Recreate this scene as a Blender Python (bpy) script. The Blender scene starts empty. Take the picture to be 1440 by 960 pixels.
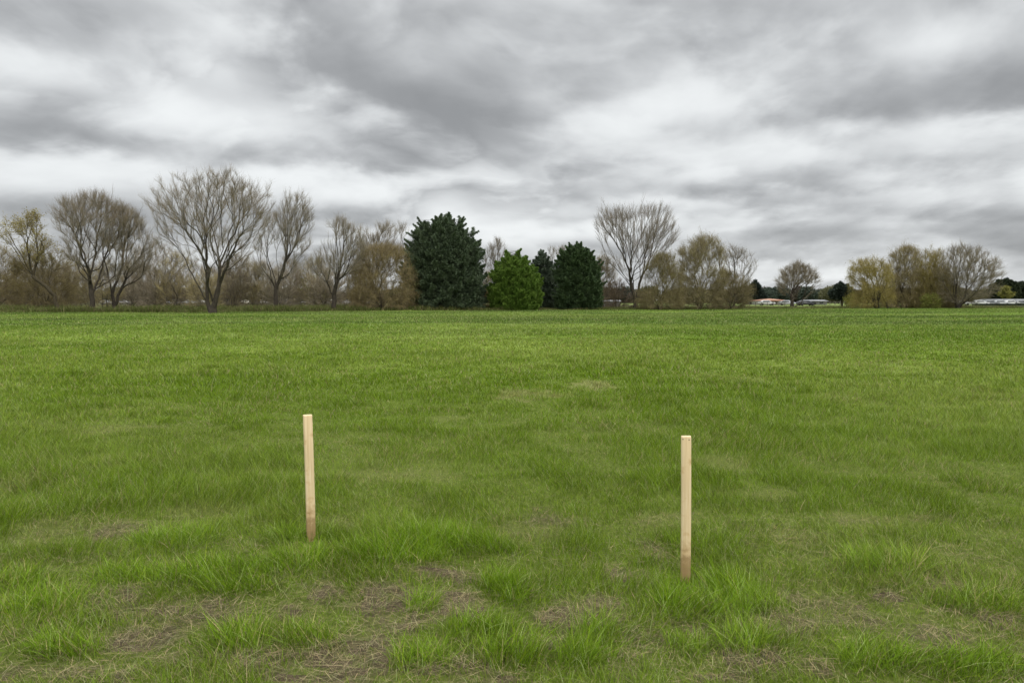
import bpy, math
import numpy as np

rng = np.random.default_rng(7)
scene = bpy.context.scene
COL = scene.collection

# ------------------------------------------------------------------ camera
EYE = 1.5
PITCH = math.radians(3.19)
FPX = 1040.0                      # focal length in pixels of the 1440 px wide photograph
cam_d = bpy.data.cameras.new('camera')
cam_d.sensor_width = 36.0
cam_d.lens = 36.0 * FPX / 1440.0
cam_d.clip_start = 0.05
cam_d.clip_end = 9000
cam = bpy.data.objects.new('camera', cam_d)
COL.objects.link(cam)
cam.location = (0, 0, EYE)
cam.rotation_euler = (math.radians(90) - PITCH, 0, 0)
scene.camera = cam


def world(px, py, Y):
    """the point of the place seen at a photograph pixel, at the distance Y in front of the camera"""
    px = np.asarray(px, float); py = np.asarray(py, float)
    cx = (px - 720) / FPX
    cz = (480 - py) / FPX
    dy = math.cos(PITCH) + cz * math.sin(PITCH)
    dz = -math.sin(PITCH) + cz * math.cos(PITCH)
    k = Y / dy
    return np.stack([cx * k, Y + 0 * k, EYE + dz * k], -1)


def ground_at(px, py):
    cx = (px - 720) / FPX
    cz = (480 - py) / FPX
    dy = math.cos(PITCH) + cz * math.sin(PITCH)
    dz = -math.sin(PITCH) + cz * math.cos(PITCH)
    k = -EYE / dz
    return cx * k, dy * k


# ------------------------------------------------------------------ noise
def _hash(ix, iy, seed):
    n = (ix.astype(np.int64) * 374761393 + iy.astype(np.int64) * 668265263 + seed * 1442695041) & 0xffffffff
    n = ((n ^ (n >> 13)) * 1274126177) & 0xffffffff
    n = n ^ (n >> 16)
    return (n & 0xffffff) / float(0xffffff)


def vnoise(x, y, seed=0):
    ix = np.floor(x); iy = np.floor(y)
    fx = x - ix; fy = y - iy
    fx = fx * fx * (3 - 2 * fx); fy = fy * fy * (3 - 2 * fy)
    a = _hash(ix, iy, seed); b = _hash(ix + 1, iy, seed)
    c = _hash(ix, iy + 1, seed); d = _hash(ix + 1, iy + 1, seed)
    return (a + (b - a) * fx) * (1 - fy) + (c + (d - c) * fx) * fy


def fbm(x, y, seed=0, octaves=4):
    s = 0; a = 0.5; t = 0
    for k in range(octaves):
        s = s + a * vnoise(x, y, seed + 17 * k); t += a
        x = x * 2.03 + 3.7; y = y * 2.03 - 1.3; a *= 0.5
    return s / t


def sstep(a, b, x):
    t = np.clip((x - a) / (b - a), 0, 1)
    return t * t * (3 - 2 * t)


# ------------------------------------------------------------------ mesh helpers
def tag(o, label=None, cat=None, group=None, kind=None):
    if label: o['label'] = label
    if cat: o['category'] = cat
    if group: o['group'] = group
    if kind: o['kind'] = kind
    return o


def empty(name, loc, label, cat, group=None, rz=0.0):
    o = bpy.data.objects.new(name, None)
    o.empty_display_size = 0.3
    COL.objects.link(o)
    o.location = loc
    o.rotation_euler = (0, 0, rz)
    return tag(o, label, cat, group)


def mesh_obj(name, V, F, mat, parent=None, col=None, smooth=False):
    """V (n,3); F a list of (m,k) index arrays; col a list of (m,3) face colours or None"""
    me = bpy.data.meshes.new(name)
    V = np.ascontiguousarray(V, dtype=np.float32)
    F = [np.asarray(f, dtype=np.int32) for f in F if len(f)]
    me.vertices.add(len(V))
    me.vertices.foreach_set('co', V.ravel())
    nl = sum(f.size for f in F); npoly = sum(len(f) for f in F)
    me.loops.add(nl)
    me.polygons.add(npoly)
    me.loops.foreach_set('vertex_index', np.concatenate([f.ravel() for f in F]))
    tot = np.concatenate([np.full(len(f), f.shape[1], np.int32) for f in F])
    start = np.zeros(npoly, np.int32); start[1:] = np.cumsum(tot)[:-1]
    me.polygons.foreach_set('loop_start', start)
    if smooth:
        me.polygons.foreach_set('use_smooth', np.ones(npoly, bool))
    me.update(calc_edges=True)
    if col is not None:
        c = np.concatenate([np.asarray(k, np.float32) for k in col if len(k)])
        c4 = np.ones((npoly, 4), np.float32); c4[:, :3] = c
        at = me.attributes.new('tint', 'FLOAT_COLOR', 'FACE')
        at.data.foreach_set('color', c4.ravel())
    me.materials.append(mat)
    o = bpy.data.objects.new(name, me)
    COL.objects.link(o)
    if parent is not None:
        o.parent = parent
    return o


class MB:
    """collects boxes, prisms and tubes into one mesh"""
    def __init__(self):
        self.V = []; self.F = {}; self.n = 0

    def add(self, V, F):
        V = np.asarray(V, float)
        for f in F:
            self.F.setdefault(len(f), []).append([i + self.n for i in f])
        self.V.append(V); self.n += len(V)

    def box(self, c, s, rz=0.0, bevel=0.0):
        x, y, z = [k / 2 for k in s]
        if bevel <= 0:
            P = np.array([[-x, -y, -z], [x, -y, -z], [x, y, -z], [-x, y, -z], [-x, -y, z], [x, -y, z], [x, y, z], [-x, y, z]])
            F = [(0, 3, 2, 1), (4, 5, 6, 7), (0, 1, 5, 4), (1, 2, 6, 5), (2, 3, 7, 6), (3, 0, 4, 7)]
        else:
            b = bevel
            ring = [(-x + b, -y), (x - b, -y), (x, -y + b), (x, y - b), (x - b, y), (-x + b, y), (-x, y - b), (-x, -y + b)]
            inn = [(-x + b, -y + b), (x - b, -y + b), (x - b, -y + b), (x - b, y - b), (x - b, y - b), (-x + b, y - b), (-x + b, y - b), (-x + b, -y + b)]
            P = [(p[0], p[1], -z + b) for p in ring] + [(p[0], p[1], z - b) for p in ring] + [(p[0], p[1], -z) for p in inn] + [(p[0], p[1], z) for p in inn]
            P = np.array(P)
            F = []
            for i in range(8):
                j = (i + 1) % 8
                F.append((i, j, 8 + j, 8 + i))
                F.append((j, i, 16 + i, 16 + j))
                F.append((8 + i, 8 + j, 24 + j, 24 + i))
            F += [tuple(range(23, 15, -1)), tuple(range(24, 32))]
        ca, sa = math.cos(rz), math.sin(rz)
        Q = P.copy(); Q[:, 0] = P[:, 0] * ca - P[:, 1] * sa; Q[:, 1] = P[:, 0] * sa + P[:, 1] * ca
        self.add(Q + np.asarray(c, float), F)
        return self

    def prism(self, prof, x0, x1, axis='x', taper=None):
        """a closed profile of (a, z) extruded along x (a = y) or y (a = x)"""
        n = len(prof)
        P = []
        for i, e in enumerate((x0, x1)):
            for a, z in prof:
                P.append((e, a, z) if axis == 'x' else (a, e, z))
        F = [tuple(range(n)), tuple(range(2 * n - 1, n - 1, -1))]
        for i in range(n):
            j = (i + 1) % n
            F.append((j, i, n + i, n + j))
        self.add(P, F)
        return self

    def tube(self, pts, r, sides=8, axis_up=(0, 0, 1)):
        pts = np.asarray(pts, float); r = np.broadcast_to(np.asarray(r, float), (len(pts),))
        P = []
        for i in range(len(pts)):
            d = pts[min(i + 1, len(pts) - 1)] - pts[max(i - 1, 0)]
            d /= np.linalg.norm(d) + 1e-9
            u = np.cross(d, (0, 0, 1) if abs(d[2]) < .9 else (1, 0, 0)); u /= np.linalg.norm(u)
            v = np.cross(d, u)
            for k in range(sides):
                a = 2 * math.pi * k / sides
                P.append(pts[i] + r[i] * (math.cos(a) * u + math.sin(a) * v))
        F = []
        for i in range(len(pts) - 1):
            for k in range(sides):
                l = (k + 1) % sides
                F.append((i * sides + k, i * sides + l, (i + 1) * sides + l, (i + 1) * sides + k))
        F.append(tuple(range(sides - 1, -1, -1)))
        F.append(tuple((len(pts) - 1) * sides + k for k in range(sides)))
        self.add(P, F)
        return self

    def build(self, name, mat, parent=None, smooth=False):
        return mesh_obj(name, np.concatenate(self.V), [np.array(v) for v in self.F.values()], mat, parent, smooth=smooth)


# ------------------------------------------------------------------ materials
def new_mat(name):
    m = bpy.data.materials.new(name)
    m.use_nodes = True
    nt = m.node_tree
    for n in list(nt.nodes): nt.nodes.remove(n)
    out = nt.nodes.new('ShaderNodeOutputMaterial')
    return m, nt, out


def N(nt, t, **kw):
    n = nt.nodes.new(t)
    for k, v in kw.items():
        if k == 'inp':
            for a, b in v.items(): n.inputs[a].default_value = b
        else:
            setattr(n, k, v)
    return n


def ramp(nt, stops):
    r = nt.nodes.new('ShaderNodeValToRGB')
    e = r.color_ramp.elements
    while len(e) < len(stops): e.new(0.5)
    for k, (p, c) in enumerate(stops):
        e[k].position = p
        e[k].color = (c[0], c[1], c[2], 1)
    return r


def leaf_mat(name, trans=0.3, rough=0.6, spec=0.25):
    """colour from each blade's or leaf's own tint; light passes through thin leaves"""
    m, nt, out = new_mat(name)
    a = N(nt, 'ShaderNodeAttribute', attribute_name='tint')
    p = N(nt, 'ShaderNodeBsdfPrincipled', inp={'Roughness': rough, 'Specular IOR Level': spec})
    nt.links.new(a.outputs['Color'], p.inputs['Base Color'])
    if trans > 0:
        t = N(nt, 'ShaderNodeBsdfTranslucent')
        nt.links.new(a.outputs['Color'], t.inputs['Color'])
        mx = N(nt, 'ShaderNodeMixShader', inp={0: trans})
        nt.links.new(p.outputs[0], mx.inputs[1]); nt.links.new(t.outputs[0], mx.inputs[2])
        nt.links.new(mx.outputs[0], out.inputs[0])
    else:
        nt.links.new(p.outputs[0], out.inputs[0])
    return m


def noise_mat(name, stops, scale=4.0, detail=5, rough=0.8, bump=0.0, bscale=None, stretch=(1, 1, 1), spec=0.3, metallic=0.0):
    m, nt, out = new_mat(name)
    tc = N(nt, 'ShaderNodeTexCoord')
    mp = N(nt, 'ShaderNodeMapping'); mp.inputs['Scale'].default_value = stretch
    nt.links.new(tc.outputs['Object'], mp.inputs[0])
    n = N(nt, 'ShaderNodeTexNoise', inp={'Scale': scale, 'Detail': detail, 'Roughness': 0.6})
    nt.links.new(mp.outputs[0], n.inputs['Vector'])
    r = ramp(nt, stops)
    nt.links.new(n.outputs[0], r.inputs[0])
    p = N(nt, 'ShaderNodeBsdfPrincipled', inp={'Roughness': rough, 'Specular IOR Level': spec, 'Metallic': metallic})
    nt.links.new(r.outputs[0], p.inputs['Base Color'])
    if bump:
        n2 = N(nt, 'ShaderNodeTexNoise', inp={'Scale': bscale or scale * 4, 'Detail': 6})
        nt.links.new(mp.outputs[0], n2.inputs['Vector'])
        b = N(nt, 'ShaderNodeBump', inp={'Strength': bump, 'Distance': 0.02})
        nt.links.new(n2.outputs[0], b.inputs['Height'])
        nt.links.new(b.outputs[0], p.inputs['Normal'])
    nt.links.new(p.outputs[0], out.inputs[0])
    return m


M = {}
M['grass'] = leaf_mat('grass_blades', 0.26, 0.6, 0.12)
M['needles'] = leaf_mat('needles', 0.05, 0.7, 0.2)
M['leaf'] = leaf_mat('young_leaves', 0.35, 0.6, 0.2)
M['twig'] = leaf_mat('twig_bark', 0.0, 0.85, 0.15)
M['bark'] = noise_mat('grey_brown_bark', [(0.3, (0.026, 0.021, 0.015)), (0.55, (0.052, 0.042, 0.031)), (0.8, (0.10, 0.08, 0.058))], 3.0, 8, 0.9, 0.8, 14, (3, 3, 0.7))
M['bark_green'] = noise_mat('olive_bark', [(0.3, (0.030, 0.025, 0.014)), (0.55, (0.06, 0.048, 0.026)), (0.8, (0.11, 0.086, 0.047))], 3.0, 8, 0.9, 0.8, 14, (3, 3, 0.7))
M['asphalt'] = noise_mat('asphalt', [(0.3, (0.045, 0.045, 0.045)), (0.7, (0.07, 0.07, 0.07))], 2.0, 8, 0.9)
M['white_wall'] = noise_mat('white_painted_wall', [(0.3, (0.48, 0.47, 0.45)), (0.7, (0.64, 0.63, 0.61))], 0.8, 6, 0.7)
M['grey_wall'] = noise_mat('grey_siding', [(0.3, (0.19, 0.19, 0.18)), (0.7, (0.27, 0.27, 0.26))], 0.8, 6, 0.7)
M['orange_roof'] = noise_mat('weathered_orange_roof', [(0.3, (0.20, 0.09, 0.055)), (0.5, (0.34, 0.17, 0.11)), (0.7, (0.50, 0.36, 0.28))], 0.5, 6, 0.8, stretch=(0.6, 2, 2))
M['grey_roof'] = noise_mat('pale_metal_roof', [(0.3, (0.17, 0.17, 0.18)), (0.7, (0.28, 0.28, 0.29))], 0.6, 6, 0.5)
M['dark_glass'] = noise_mat('dark_window_glass', [(0.3, (0.015, 0.018, 0.02)), (0.7, (0.03, 0.035, 0.04))], 2, 2, 0.12, spec=0.6)
M['tyre'] = noise_mat('tyre_rubber', [(0.3, (0.015, 0.015, 0.015)), (0.7, (0.03, 0.03, 0.03))], 8, 3, 0.85)
M['lamp'] = noise_mat('headlamp_lens', [(0.3, (0.6, 0.6, 0.6)), (0.7, (0.75, 0.75, 0.75))], 8, 2, 0.2)
M['old_wood'] = noise_mat('weathered_fence_wood', [(0.3, (0.09, 0.08, 0.065)), (0.7, (0.19, 0.17, 0.14))], 5, 6, 0.9, stretch=(3, 3, 0.5))
for nm, c in (('white', (0.5, 0.5, 0.49)), ('silver', (0.34, 0.35, 0.36)), ('black', (0.02, 0.02, 0.022)), ('grey', (0.16, 0.165, 0.17)), ('cream', (0.7, 0.66, 0.55)), ('red', (0.30, 0.035, 0.03)), ('blue', (0.05, 0.08, 0.17))):
    M['paint_' + nm] = noise_mat('car_paint_' + nm, [(0.3, tuple(k * 0.9 for k in c)), (0.7, c)], 1.5, 4, 0.25, spec=0.6)


# ------------------------------------------------------------------ the look of the turf, as maps over the ground
FIELD_EDGE = [(-120, 88), (-62, 92), (-40, 94), (-12, 106), (0, 110), (20, 118), (40, 127), (70, 138), (100, 142), (240, 144)]


def field_edge(x):
    return np.interp(x, [p[0] for p in FIELD_EDGE], [p[1] for p in FIELD_EDGE])


def px_ellipses(L, k=1.0):
    out = []
    for px, py, rx, ry in L:
        x, y = ground_at(px, py)
        d = math.hypot(y, EYE)
        out.append((x, y, k * rx * d / FPX, k * ry * y * y / (EYE * FPX)))
    return out


BARE = px_ellipses([
    (147, 852, 42, 22), (283, 860, 62, 22), (200, 900, 56, 17), (260, 930, 36, 12), (80, 947, 70, 16), (173, 749, 34, 10),
    (407, 862, 30, 15), (367, 930, 44, 15), (463, 842, 26, 14), (530, 850, 44, 24), (549, 880, 32, 16), (508, 920, 62, 24),
    (642, 850, 34, 17), (590, 803, 46, 10), (773, 732, 36, 13), (797, 860, 40, 22), (850, 852, 36, 20), (877, 806, 30, 12),
    (907, 890, 36, 16), (877, 922, 42, 22), (643, 940, 36, 12), (763, 903, 34, 12), (920, 772, 18, 11),
    (1113, 882, 44, 18), (1064, 920, 50, 22), (1167, 848, 40, 18), (1205, 870, 36, 12), (1300, 890, 38, 17), (1150, 930, 30, 15),
    (1340, 826, 24, 12), (967, 870, 20, 14), (1400, 870, 26, 10), (700, 955, 40, 10), (1000, 945, 40, 10), (420, 955, 50, 10), (150, 958, 50, 12),
    (1010, 845, 22, 12), (1060, 840, 26, 12), (1250, 840, 20, 8)], 1.22)
STRAW = px_ellipses([
    (742, 556, 44, 9), (835, 541, 32, 6), (545, 672, 70, 12), (1080, 702, 60, 10), (18, 692, 40, 14), (150, 605, 60, 8),
    (1243, 732, 60, 14), (650, 590, 50, 6), (1050, 535, 50, 4), (300, 720, 60, 10), (90, 745, 60, 14), (1010, 655, 50, 8), (1000, 532, 40, 4),
    (1360, 700, 40, 8), (40, 770, 60, 14), (480, 745, 40, 10), (760, 750, 60, 14), (1120, 760, 50, 10), (940, 735, 40, 10)])
TALL = px_ellipses([
    (592, 852, 26, 11), (703, 818, 30, 11), (715, 836, 24, 9), (300, 815, 90, 16), (180, 822, 60, 14), (410, 800, 50, 14), (70, 858, 74, 20), (100, 915, 50, 14),
    (345, 915, 34, 13), (440, 905, 46, 16), (585, 930, 40, 16), (1015, 850, 76, 20), (945, 850, 30, 14), (1045, 905, 30, 13), (970, 905, 30, 14),
    (1240, 930, 54, 18), (1360, 935, 70, 20), (430, 760, 60, 10), (1380, 850, 60, 16), (830, 885, 30, 10), (690, 885, 50, 12), (720, 925, 40, 12),
    (560, 790, 70, 12), (1240, 800, 70, 14), (20, 830, 60, 14), (640, 770, 80, 12), (240, 770, 60, 12), (1000, 820, 50, 14), (340, 835, 50, 10), (820, 930, 34, 12)])


def ell(L, x, y, seed, wob=0.55):
    m = np.zeros_like(x)
    nz = (fbm(x * 5.0, y * 5.0, seed, 3) - 0.5) * 2 * wob
    for cx, cy, rx, ry in L:
        s = (np.abs(x - cx) < 2.2 * rx) & (np.abs(y - cy) < 2.2 * ry)
        if not s.any(): continue
        d = np.sqrt(((x[s] - cx) / rx) ** 2 + ((y[s] - cy) / ry) ** 2)
        m[s] = np.maximum(m[s], 1 - sstep(0.55, 1.25, d + nz[s]))
    return m


def bare_map(x, y):
    b = ell(BARE, x, y, 40, 0.75)
    nz = fbm(x * 11, y * 11, 43, 3)
    b = b * (0.5 + 0.5 * sstep(0.38, 0.55, nz))
    return b * (1 - 0.55 * sstep(4.2, 5.2, y))


def ground_z(x, y):
    r = np.hypot(x, y)
    near = 1 - sstep(14, 40, r)
    z = (fbm(x * 1.5, y * 1.5, 3, 3) - 0.5) * 0.07 * near + (fbm(x * 0.5, y * 0.5, 8, 2) - 0.5) * 0.10 * near
    z = z + (fbm(x * 0.07, y * 0.07, 5, 2) - 0.5) * 0.26 * sstep(12, 35, r) * (1 - sstep(85, 140, r))
    return z


# ------------------------------------------------------------------ ground sheet
def build_ground():
    rows = np.concatenate([np.arange(-6, 2, 1.0), np.arange(2.0, 10.0, 0.06), np.geomspace(10, 160, 200), np.geomspace(166, 7000, 40)])
    cols = np.concatenate([-np.geomspace(4500, 12, 34), np.linspace(-11.6, 11.6, 260), np.geomspace(12, 4500, 34)])
    # columns fan out with distance so the sheet stays fine where the eye is close
    X, Y = np.meshgrid(cols, rows)
    f = np.clip(np.abs(Y) / 9.0, 0.45, 11.0)
    X = np.where(np.abs(X) <= 11.6, X * f, np.sign(X) * (11.6 * f + (np.abs(X) - 11.6)))
    Z = ground_z(X, Y)
    V = np.stack([X, Y, Z], -1).reshape(-1, 3)
    nr, nc = X.shape
    i = np.arange(nr - 1)[:, None] * nc + np.arange(nc - 1)[None, :]
    Fq = np.stack([i, i + 1, i + nc + 1, i + nc], -1).reshape(-1, 4)
    cx = V[Fq].mean(1)
    x, y = cx[:, 0], cx[:, 1]
    bare = bare_map(x, y) * (y < 30)
    straw = ell(STRAW, x, y, 41) * (y < 30)
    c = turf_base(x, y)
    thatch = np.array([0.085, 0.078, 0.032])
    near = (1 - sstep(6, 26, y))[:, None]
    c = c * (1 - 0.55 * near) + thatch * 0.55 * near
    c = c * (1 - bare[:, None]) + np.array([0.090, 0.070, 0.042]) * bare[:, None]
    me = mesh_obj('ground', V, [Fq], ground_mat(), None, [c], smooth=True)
    tag(me, kind='structure', label='grassy ground running out to the horizon')


def turf_base(x, y):
    """average colour of the turf over the field, and beyond its edge"""
    g = np.zeros((len(x), 3))
    n1 = fbm(x * 0.09, y * 0.09, 21, 4); n2 = fbm(x * 0.55, y * 0.55, 22, 3); n3 = fbm(x * 0.05, y * 0.32, 23, 4)
    v = 0.62 * n1 + 0.38 * n2
    v = sstep(0.30, 0.70, v)
    lush = np.array(GRASS_DEEP); pale = np.array(GRASS_PALE)
    g[:] = lush + (pale - lush) * v[:, None]
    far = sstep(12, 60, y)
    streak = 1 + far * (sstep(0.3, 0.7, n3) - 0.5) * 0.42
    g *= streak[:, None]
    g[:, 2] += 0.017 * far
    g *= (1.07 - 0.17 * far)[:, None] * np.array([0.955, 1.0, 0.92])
    # straw patches
    s = np.maximum(0.42 * ell(STRAW[:2], x, y, 41, 1.1), 0.15 * ell(STRAW[2:], x, y, 41, 1.1)) * (y < 30)
    g = g * (1 - s[:, None]) + np.array([0.34, 0.30, 0.14]) * s[:, None]
    # beyond the field: rougher, duller meadow
    e = sstep(-1.5, 3.0, y - field_edge(x) + (fbm(x * 0.2, y * 0.2, 31, 3) - 0.5) * 5)
    rough = np.array([0.105, 0.115, 0.036]) * (0.75 + 0.5 * fbm(x * 0.06, y * 0.06, 33, 3))[:, None]
    g = g * (1 - e[:, None]) + rough * e[:, None]
    b = (sstep(160, 178, y) * sstep(34, 48, x))[:, None]
    g = g * (1 - b) + np.array([0.15, 0.19, 0.055]) * b
    return g


GRASS_DEEP = (0.116, 0.180, 0.009)
GRASS_PALE = (0.182, 0.240, 0.036)


def ground_mat():
    m, nt, out = new_mat('turf_soil')
    a = N(nt, 'ShaderNodeAttribute', attribute_name='tint')
    tc = N(nt, 'ShaderNodeTexCoord')
    n = N(nt, 'ShaderNodeTexNoise', inp={'Scale': 38.0, 'Detail': 8, 'Roughness': 0.7})
    nt.links.new(tc.outputs['Object'], n.inputs['Vector'])
    r = ramp(nt, [(0.25, (0.45, 0.45, 0.45)), (0.55, (1, 1, 1)), (0.8, (1.6, 1.5, 1.35))])
    nt.links.new(n.outputs[0], r.inputs[0])
    mx = N(nt, 'ShaderNodeMix', data_type='RGBA', blend_type='MULTIPLY'); mx.inputs[0].default_value = 1
    nt.links.new(a.outputs['Color'], mx.inputs[6]); nt.links.new(r.outputs[0], mx.inputs[7])
    p = N(nt, 'ShaderNodeBsdfPrincipled', inp={'Roughness': 0.95, 'Specular IOR Level': 0.1})
    nt.links.new(mx.outputs[2], p.inputs['Base Color'])
    b = N(nt, 'ShaderNodeBump', inp={'Strength': 0.6, 'Distance': 0.03})
    nt.links.new(n.outputs[0], b.inputs['Height']); nt.links.new(b.outputs[0], p.inputs['Normal'])
    nt.links.new(p.outputs[0], out.inputs[0])
    return m


# ------------------------------------------------------------------ grass
def blades(x, y, z, h, w, az, lean, curl, segs, tint):
    """curved tapering grass blades; returns vertices and faces"""
    n = len(x)
    s = np.linspace(0, 1, segs + 1)
    d = np.stack([np.cos(az), np.sin(az)], -1)
    fa = az + rng.uniform(-1.3, 1.3, n) + math.pi / 2
    side = np.stack([np.cos(fa), np.sin(fa)], -1)
    V = np.zeros((n, 2 * segs + 1, 3), np.float32)
    for k in range(segs + 1):
        t = s[k]
        hor = h * (lean * t + curl * t * t)
        up = h * (t - 0.42 * curl * t * t - 0.10 * lean * t)
        cx = x + d[:, 0] * hor; cy = y + d[:, 1] * hor; cz = z + up
        ww = 0.5 * w * (1 - t ** 1.8) * (0.75 + 0.5 * min(t * 3, 1) * 0.5)
        if k < segs:
            V[:, 2 * k, 0] = cx - side[:, 0] * ww; V[:, 2 * k, 1] = cy - side[:, 1] * ww; V[:, 2 * k, 2] = cz
            V[:, 2 * k + 1, 0] = cx + side[:, 0] * ww; V[:, 2 * k + 1, 1] = cy + side[:, 1] * ww; V[:, 2 * k + 1, 2] = cz
        else:
            V[:, 2 * k, 0] = cx; V[:, 2 * k, 1] = cy; V[:, 2 * k, 2] = cz
    nv = 2 * segs + 1
    base = np.arange(n)[:, None] * nv
    Q = []
    for k in range(segs - 1):
        Q.append(base + np.array([2 * k, 2 * k + 1, 2 * k + 3, 2 * k + 2]))
    T = base + np.array([2 * segs - 2, 2 * segs - 1, 2 * segs])
    Q = np.concatenate(Q) if Q else np.zeros((0, 4), int)
    cq = np.concatenate([tint] * (segs - 1)) if segs > 1 else np.zeros((0, 3))
    return V.reshape(-1, 3), Q, T, cq, tint


def join(parts):
    V, Q, T, CQ, CT, off = [], [], [], [], [], 0
    for v, q, t, cq, ct in parts:
        V.append(v); Q.append(q + off); T.append(t + off); CQ.append(cq); CT.append(ct); off += len(v)
    return np.concatenate(V), [np.concatenate(Q), np.concatenate(T)], [np.concatenate(CQ), np.concatenate(CT)]


def scatter(y0, y1, dens, spread=0.86):
    """points over the wedge of ground in front of the camera, even over the ground between two distances"""
    area = spread * (y1 * y1 - y0 * y0)
    n = int(area * dens)
    y = np.sqrt(rng.uniform(y0 * y0, y1 * y1, n))
    x = rng.uniform(-1, 1, n) * spread * y
    return x, y


def blade_colours(x, y, n):
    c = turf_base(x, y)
    k = rng.uniform(0, 1, n)
    # a share of every square metre is last year's dry blades, some blades are yellow, some blue-green
    c = c * rng.uniform(0.55, 1.45, n)[:, None]
    yel = (k > 0.86)[:, None]
    c = np.where(yel, c * np.array([1.35, 1.12, 1.3]), c)
    pale = (rng.uniform(0, 1, n) < 0.075)[:, None]
    c = np.where(pale, c * 0.35 + np.array([0.235, 0.265, 0.12]), c)  # scattered pale blades: glints of the sky painted into the blade colour
    patch = sstep(0.45, 0.75, fbm(x * 0.8, y * 0.8, 61, 3)) * (1 - sstep(14, 40, y))
    dry = (rng.uniform(0, 1, n) < 0.03 + 0.10 * patch)[:, None]
    straw = np.array([0.34, 0.28, 0.14]) * rng.uniform(0.6, 1.25, n)[:, None]
    return np.where(dry, straw, c)


STAKE_FEET = [ground_at(437.6, 763), ground_at(963.8, 811)]


def build_grass():
    parts = []
    zones = [(2.2, 3.4, 11500, 4), (3.4, 4.6, 9600, 4), (4.6, 6.2, 6900, 3), (6.2, 8.5, 4000, 2), (8.5, 12, 2000, 2), (12, 15, 1000, 2), (15, 20, 650, 2), (20, 28, 380, 2), (28, 45, 150, 2), (45, 72, 62, 2), (72, 150, 28, 1)]
    for y0, y1, dens, segs in zones:
        x, y = scatter(y0, y1, dens)
        bare = bare_map(x, y) if y0 < 14 else np.zeros_like(x)
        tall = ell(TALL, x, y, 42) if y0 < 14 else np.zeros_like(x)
        straw = 0.6 * ell(STRAW, x, y, 41, 1.0) if y0 < 30 else np.zeros_like(x)
        clump = fbm(x * 2.6, y * 2.6, 51, 3)
        clump_big = fbm(x * 0.35, y * 0.35, 52, 3)
        keep = rng.uniform(0, 1, len(x)) < (1 - 0.86 * bare * (1 - 0.8 * tall)) * (0.72 + 0.28 * sstep(0.3, 0.55, clump) + tall) * (1 - 0.35 * straw)
        keep &= rng.uniform(0, 1, len(x)) > 0.18 * (1 - tall) * (1 - sstep(3.6, 4.8, y)) * sstep(0.42, 0.55, fbm(x * 3.1, y * 3.1, 55, 3))
        keep &= y < field_edge(x) + rng.normal(0, 0.6, len(x))
        x, y, bare, tall, straw, clump, clump_big = [k[keep] for k in (x, y, bare, tall, straw, clump, clump_big)]
        n = len(x)
        h = (0.034 + 0.058 * sstep(0.28, 0.72, clump) + 0.045 * sstep(0.35, 0.7, clump_big)) * rng.uniform(0.6, 1.35, n)
        h = h * (1 - 0.35 * bare) * (1 - 0.3 * straw) + tall * rng.uniform(0.02, 0.13, n)
        px_m = y / 740.0
        w = np.maximum(rng.uniform(0.0017, 0.0036, n), px_m * (0.36 if y0 < 8 else 0.46 if y0 < 12 else 0.62)) * (1 + 0.25 * tall)
        if y0 > 12: h = h * (1 + 0.3 * sstep(12, 60, y))
        wind = fbm(x * 0.9, y * 0.9, 71, 2) * 9.0 + fbm(x * 4.5, y * 4.5, 72, 2) * 7.0
        az = wind + rng.normal(0, 1.5, n)
        lean = np.abs(rng.normal(0.22, 0.2, n)) + 0.25 * (fbm(x * 2, y * 2, 73, 2))
        curl = np.abs(rng.normal(0.32, 0.26, n))
        z = ground_z(x, y) - 0.004
        c = blade_colours(x, y, n) * (1 + 0.22 * tall)[:, None] * np.stack([1 - 0.06 * tall, 1 + 0 * tall, 1 - 0.2 * tall], -1)  # tufts: fresh-growth green, brightened in colour to offset their own shade
        for sx, sy in STAKE_FEET:            # turf trodden down round the stakes
            d = np.hypot((x - sx) * 1.4, (y - (sy - 0.14)) * 0.75)
            h = h * (0.45 + 0.55 * sstep(0.07, 0.22, d))
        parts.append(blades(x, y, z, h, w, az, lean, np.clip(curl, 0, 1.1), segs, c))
    V, F, C = join(parts)
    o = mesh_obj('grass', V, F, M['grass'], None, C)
    tag(o, 'short uneven green grass covering the open field', 'grass', kind='stuff')


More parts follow.
